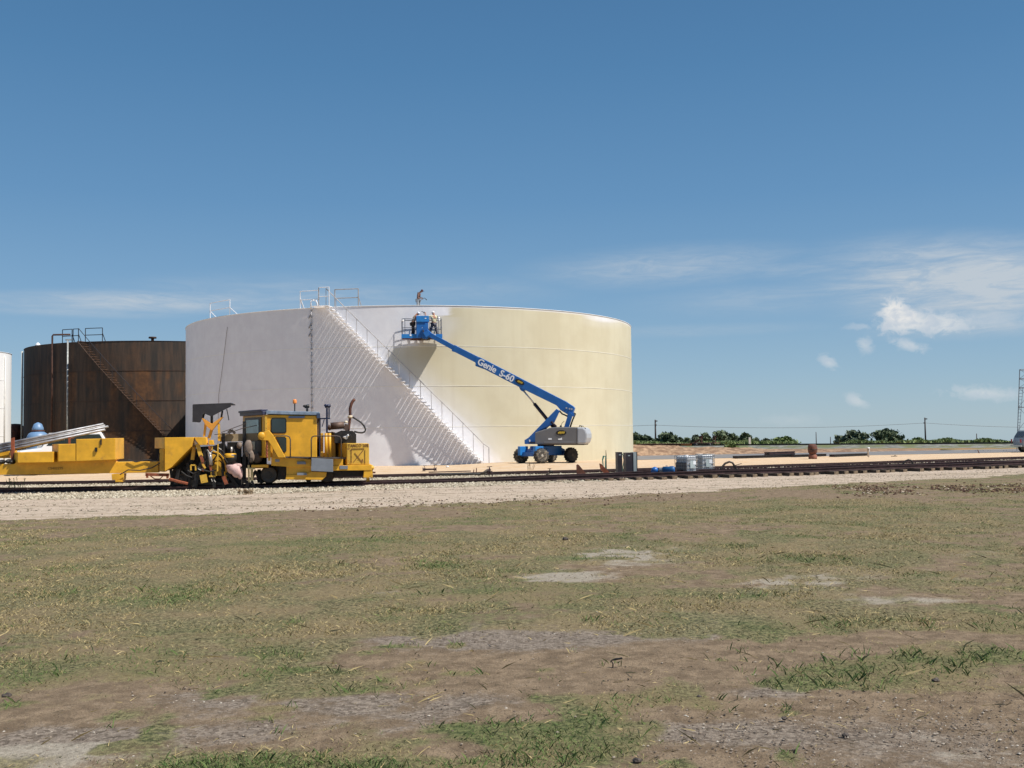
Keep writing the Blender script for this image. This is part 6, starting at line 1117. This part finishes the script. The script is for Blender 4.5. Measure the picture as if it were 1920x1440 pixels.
# telegraph poles and wires
pm = mat('tarred_pole', (.055, .040, .038), .9, 0, .2, 3)
POL = [(1228.5, 787, 150, 3.0, True, 'tall telegraph pole with two short stubs just right of the white tank'), (1734, 783, 150, 2.8, True, 'tall telegraph pole above the right hand brush'), (1530, 810, 190, 1.6, False, 'thin bare pole behind the rusty barrel'), (1557, 819, 230, 1.6, False, 'short thin distant pole left of the two rounded trees'), (1831, 813, 230, 1.8, False, 'small distant pole standing in the right hand brush'), (2160, 786, 150, 2.8, True, 'telegraph pole outside the right edge')]
ptops = []
for u, v, D, w, arm, lb in POL:
    p = P(u, v, D); base = float(gz(np.array(p.x), np.array(p.y))); s = D/F; mb = MB(); mb.cyl((0, 0, -.3), (0, 0, p.z-base), w*s*.62, w*s*.42, 8); 
    tp_ = thing('telegraph_pole', lb, 'pole', (p.x, p.y, base)); mb.build('shaft', pm, tp_)
    if arm: mb = MB(); mb.bar((-.2*s, -.05, p.z-base-2.5*s), (4*s, -.05, p.z-base-2.5*s), 2*s, 2*s); mb.bar((-2.5*s if u > 1700 else 0, -.05, p.z-base-10*s), (2.5*s if u < 1700 else 0, -.05, p.z-base-10*s), 2.4*s, 2*s); mb.build('stub_arm', pm, tp_); ptops.append(Vector((p.x, p.y, p.z-10*s)))
    if u > 1950: bpy.data.objects.remove(tp_.children[1]); bpy.data.objects.remove(tp_.children[0]); bpy.data.objects.remove(tp_)
lft = P(700, 792, 150)
for a, b_, lb in ((lft, ptops[0], 'faint overhead wire running left from the first telegraph pole to behind the tank'), (ptops[0], ptops[1], 'faint overhead wire sagging between the two tall telegraph poles'), (ptops[1], ptops[2], 'faint overhead wire leaving the right hand telegraph pole toward the right edge')):
    mb = MB(); mb.tube([(b_-a)*t_+Vector((0, 0, -.55*4*t_*(1-t_))) for t_ in np.linspace(0, 1, 14).tolist()], .022, 4); o = mb.build('overhead_wire', mat('wire', (.08, .08, .09), .6)); o.location = a; tag(o, lb, 'wire')
# lattice tower and truck at the right edge
TL = P(1908, 808, 77); TZ = 77; s = TZ/F
tw = thing('lattice_tower', 'grey lattice tower cut by the right edge of the photo, above the parked van', 'tower', (TL.x, TL.y, 0), R(-26.6)); ztop = P(1911, 693, TZ).z; zb_ = TL.z; xt = P(1911, 693, TZ).x-TL.x
mg = mat('grey_tower_steel', (.26, .27, .29), .5, .4, .15, 4)
def leg(x0, y0, x1, y1): 
    mb = MB(); mb.cyl((x0, y0, 0), (x1, y1, ztop), .028, None, 6); mb.build('leg', mg, tw)
Wd = 1.5; lx = lambda z: xt*(z-zb_)/(ztop-zb_)
leg(lx(0), 0, xt, 0); leg(Wd-lx(0), 0, Wd-xt, 0); leg(lx(0), Wd, xt, Wd); leg(Wd-lx(0), Wd, Wd-xt, Wd)
lv = [P(1910, v, TZ).z for v in (807.5, 763.5, 727, 710, 693)]
mb = MB()
for z in lv:
    for y in (0, Wd): mb.cyl((lx(z), y, z), (Wd-lx(z), y, z), .022, None, 5)
    for x in (lx(z), Wd-lx(z)): mb.cyl((x, 0, z), (x, Wd, z), .022, None, 5)
mb.build('cross_bar', mg, tw); mb = MB()
for i, (z0_, z1_) in enumerate(zip(lv, lv[1:])):
    mb.cyl((lx(z0_), 0, z0_), (Wd-lx(z1_), 0, z1_), .014, None, 5); mb.cyl((Wd-lx(z0_), 0, z0_), (lx(z1_), 0, z1_), .014, None, 5)
mb.build('diagonal_brace', mg, tw); mb = MB(); mb.cyl((lx(zb_)+.12, -.05, zb_), (lx(lv[2])+.26, -.05, lv[2]), .016, None, 5)
for k in range(13): z = zb_+.15+k*(lv[2]-zb_-.1)/13; mb.cyl((lx(z), -.02, z), (lx(z)+.16+.01*k, -.05, z), .012, None, 4)
mb.build('ladder', mg, tw)
tg_ = G(1916, 848.5); tr = pickup('parked_van', 'grey blue van cut by the right edge of the photo, below the lattice tower', (tg_.x+2.15, tg_.y+.9, 0), R(0), mat('grey_blue_van_paint', (.28, .33, .37), .4, 0, .05, 1), 'van', True)
tr.scale = (.80, .85, .86)
dc = P(1542, 831, 330); dcar = pickup('distant_car', 'tiny dark car roof showing beyond the main line, right of the thin bare pole', (dc.x, 330, float(gz(np.array(dc.x), np.array(330.)))), R(10), BLK, 'car', True)

# ---- trees and brush
lm_cache = {}
def leafmat(name, c0, c1):
    if name in lm_cache: return lm_cache[name]
    m = bpy.data.materials.new(name); m.use_nodes = True; t = m.node_tree; b = t.nodes['Principled BSDF']; b.inputs['Roughness'].default_value = .7; b.inputs['Specular IOR Level'].default_value = .2
    t.links.new(vmix(attr(t, 'rnd'), c0, c1, t), b.inputs['Base Color']); lm_cache[name] = m; return m
LG = leafmat('dark_green_leaves', (.052, .074, .040), (.145, .180, .100)); LY = leafmat('light_green_leaves', (.085, .125, .04), (.21, .26, .10)); LB = leafmat('grey_green_leaves', (.06, .08, .05), (.17, .20, .125))
bark = mat('tree_bark', (.07, .055, .04), .9, 0, .3, 6)
def crown(parent, lobes, n, m, seed, size=.2):
    rg = np.random.default_rng(seed); Vs = []; wsum = sum(l[3]*l[4]*l[5] for l in lobes)
    for (x, y, z, rx, ry, rz) in lobes:
        k = max(30, int(n*rx*ry*rz/wsum)); d = rg.normal(size=(k, 3)); d /= np.linalg.norm(d, axis=1)[:, None]; r = rg.random(k)**.45*(.8+.4*rg.random(k)); Vs.append(np.stack([x+d[:, 0]*r*rx, y+d[:, 1]*r*ry, z+d[:, 2]*r*rz], -1))
    C = np.concatenate(Vs); k = len(C); a = rg.normal(size=(k, 3)); a /= np.linalg.norm(a, axis=1)[:, None]; b_ = np.cross(a, rg.normal(size=(k, 3))); b_ /= np.linalg.norm(b_, axis=1)[:, None]; sz = size*(.5+rg.random(k))[:, None]
    Q = np.stack([C-a*sz, C+b_*sz*.6, C+a*sz, C-b_*sz*.6], 1).reshape(-1, 3); Fi = np.arange(k*4).reshape(k, 4)
    cl = fbm(C[:, 0]+seed, C[:, 2]+C[:, 1], 1.2, 3, seed); return arr_mesh('crown', Q, Fi, m, {'rnd': np.repeat(np.clip(cl*1.3-.15+rg.normal(0, .15, k), 0, 1), 4)}, False, parent)
def tree(label, u, vt, w, D, m, cat='tree', name='mesquite_tree', low=.35, seed=1, dens=1.0, spiky=False):
    p = P(u, 834, D); base = float(gz(np.array(p.x), np.array(D*1.0))); top = P(u, vt, D).z; s = D/F; H = top-base; w = w*1.3; W_ = w*s/2; rg = random.Random(seed)
    t_ = thing(name, label, cat, (p.x, D, base), 0, 'trees and bushes beyond the main line')
    lobes = []
    for k in range(6 if w < 30 else 9):
        a = rg.uniform(0, 6.28); rr = rg.uniform(.1, .62); x = math.cos(a)*rr*W_; y = math.sin(a)*rr*W_*.8; hz = H*rg.uniform(low+.10, .86)*(1-.25*abs(x)/W_); q = W_*rg.uniform(.24, .50); qz = min(q*.85, H*.24); lobes.append((x, y, hz, q, q, qz))
    lobes.append((rg.uniform(-.1, .1)*W_, 0, H-H*.2, W_*.45, W_*.45, H*.20)); lobes.append((0, 0, H*.40, W_*.85, W_*.7, H*.28))
    crown(t_, lobes, int(1100*dens), m, seed, .018*D/10 if not spiky else .02*D/10)
    mb = MB(); mb.tube([(0, 0, -.3), (.05*W_, 0, H*.3), (.02*W_, 0, H*.6)], [.045*H, .032*H, .015*H], 7)
    for k in range(5): a = k*1.3+seed; mb.tube([(0.03*W_, 0, H*(.2+.06*k)), (math.cos(a)*W_*.4, math.sin(a)*W_*.4, H*(.5+.05*k)), (math.cos(a)*W_*.6, math.sin(a)*W_*.6, H*(.68+.04*k))], [.02*H, .012*H, .005*H], 5)
    mb.build('trunk', bark, t_)
TR = [(1190, 811, 34, 170, LG, 'dark tree half hidden by the right edge of the white tank'), (1212, 817, 26, 165, LG, 'small ragged tree between the tank edge and the left telegraph pole'), (1247, 812, 44, 150, LG, 'broad dark tree just right of the left telegraph pole'),
      (1274, 821, 17, 200, LG, 'small dark tree left of the orange framed rail cart, first of two'), (1290, 822, 18, 200, LG, 'small dark tree left of the orange framed rail cart, second of two'), (1306, 815, 20, 190, LB, 'greyish round tree behind the left post of the rail cart'),
      (1322, 812, 26, 190, LG, 'dark round tree right behind the rail cart post'), (1351, 808, 34, 180, LG, 'tallest tree of the clump right of the rail cart'), (1372, 813, 22, 190, LG, 'dark tree right of the tallest tree behind the rail cart'), (1395, 812, 28, 185, LG, 'dark tree just left of the white marker post'),
      (1418, 822, 22, 180, LG, 'low dark tree just right of the white marker post'), (1437, 823, 20, 190, LB, 'low bluish bush right of the white marker post clump'), (1466, 820, 60, 150, LY, 'wide low light green bush tapering toward the open skyline'),
      (1578, 818, 30, 180, LB, 'loose low tree at the left foot of the rounded grey green tree'), (1601, 807, 42, 170, LB, 'rounded grey green tree left of the densest round tree'), (1669, 804, 56, 160, LG, 'dense dark round tree left of the right hand telegraph pole'), (1371, 832, 22, 98, LY, 'light green bush on the near side of the main line, below the tree clump'),
      (1721, 822, 26, 155, LY, 'green shrub just left of the right hand telegraph pole'), (1772, 822, 34, 165, LY, 'light green shrub right of the right hand telegraph pole'), (1850, 822, 30, 170, LB, 'pale shrub near the right edge brush')]
for i, (u, vt, w, D, m, lb) in enumerate(TR): tree(lb, u, vt, w, D, m, 'tree' if vt < 822 else 'bush', 'bush' if (m is LY or vt >= 822) else 'mesquite_tree', .1 if m is LY else .3, 50+i, 1.3 if w > 30 else .8)
# low brush along the line (uncountable)
rg = np.random.default_rng(77); n = 42000; uu = rg.uniform(1180, 1935, n); DD = 118+55*rg.random(n); topv = np.interp(uu, [1180, 1260, 1300, 1330, 1440, 1505, 1520, 1560, 1600, 1700, 1760, 1850, 1905, 1930], [824, 827, 830, 825, 823, 832, 840, 833, 825, 824, 822, 821, 826, 827])+7*(fbm(uu, DD*0, .05, 3, 5)-.5)+1
px = (uu-960)/F*DD; base = gz(px, DD); zt_ = 1.88+(np.interp(uu, [0, 1920], [825.3, 798.7])-topv)*DD/F; hh = np.clip(zt_-base, .15, 5)*(.35+.65*rg.random(n)**.5)
w = .14+.16*rg.random(n); a = rg.random(n)*3.14; ln = rg.normal(0, .25, (n, 2)); b0 = np.stack([px-np.cos(a)*w, DD-np.sin(a)*w, base+hh*.25*rg.random(n)], -1); b1 = np.stack([px+np.cos(a)*w, DD+np.sin(a)*w, b0[:, 2]], -1); tp = np.stack([px+ln[:, 0], DD+ln[:, 1], base+hh], -1)
V = np.stack([b0, b1, tp], 1).reshape(-1, 3); arr = arr_mesh('roadside_brush', V, np.arange(n*3).reshape(n, 3), LY, {'rnd': np.repeat(np.clip(fbm(px, DD, .5, 2, 3)*1.2-.1+rg.normal(0, .15, n), 0, 1), 3)}); tag(arr, kind='stuff')
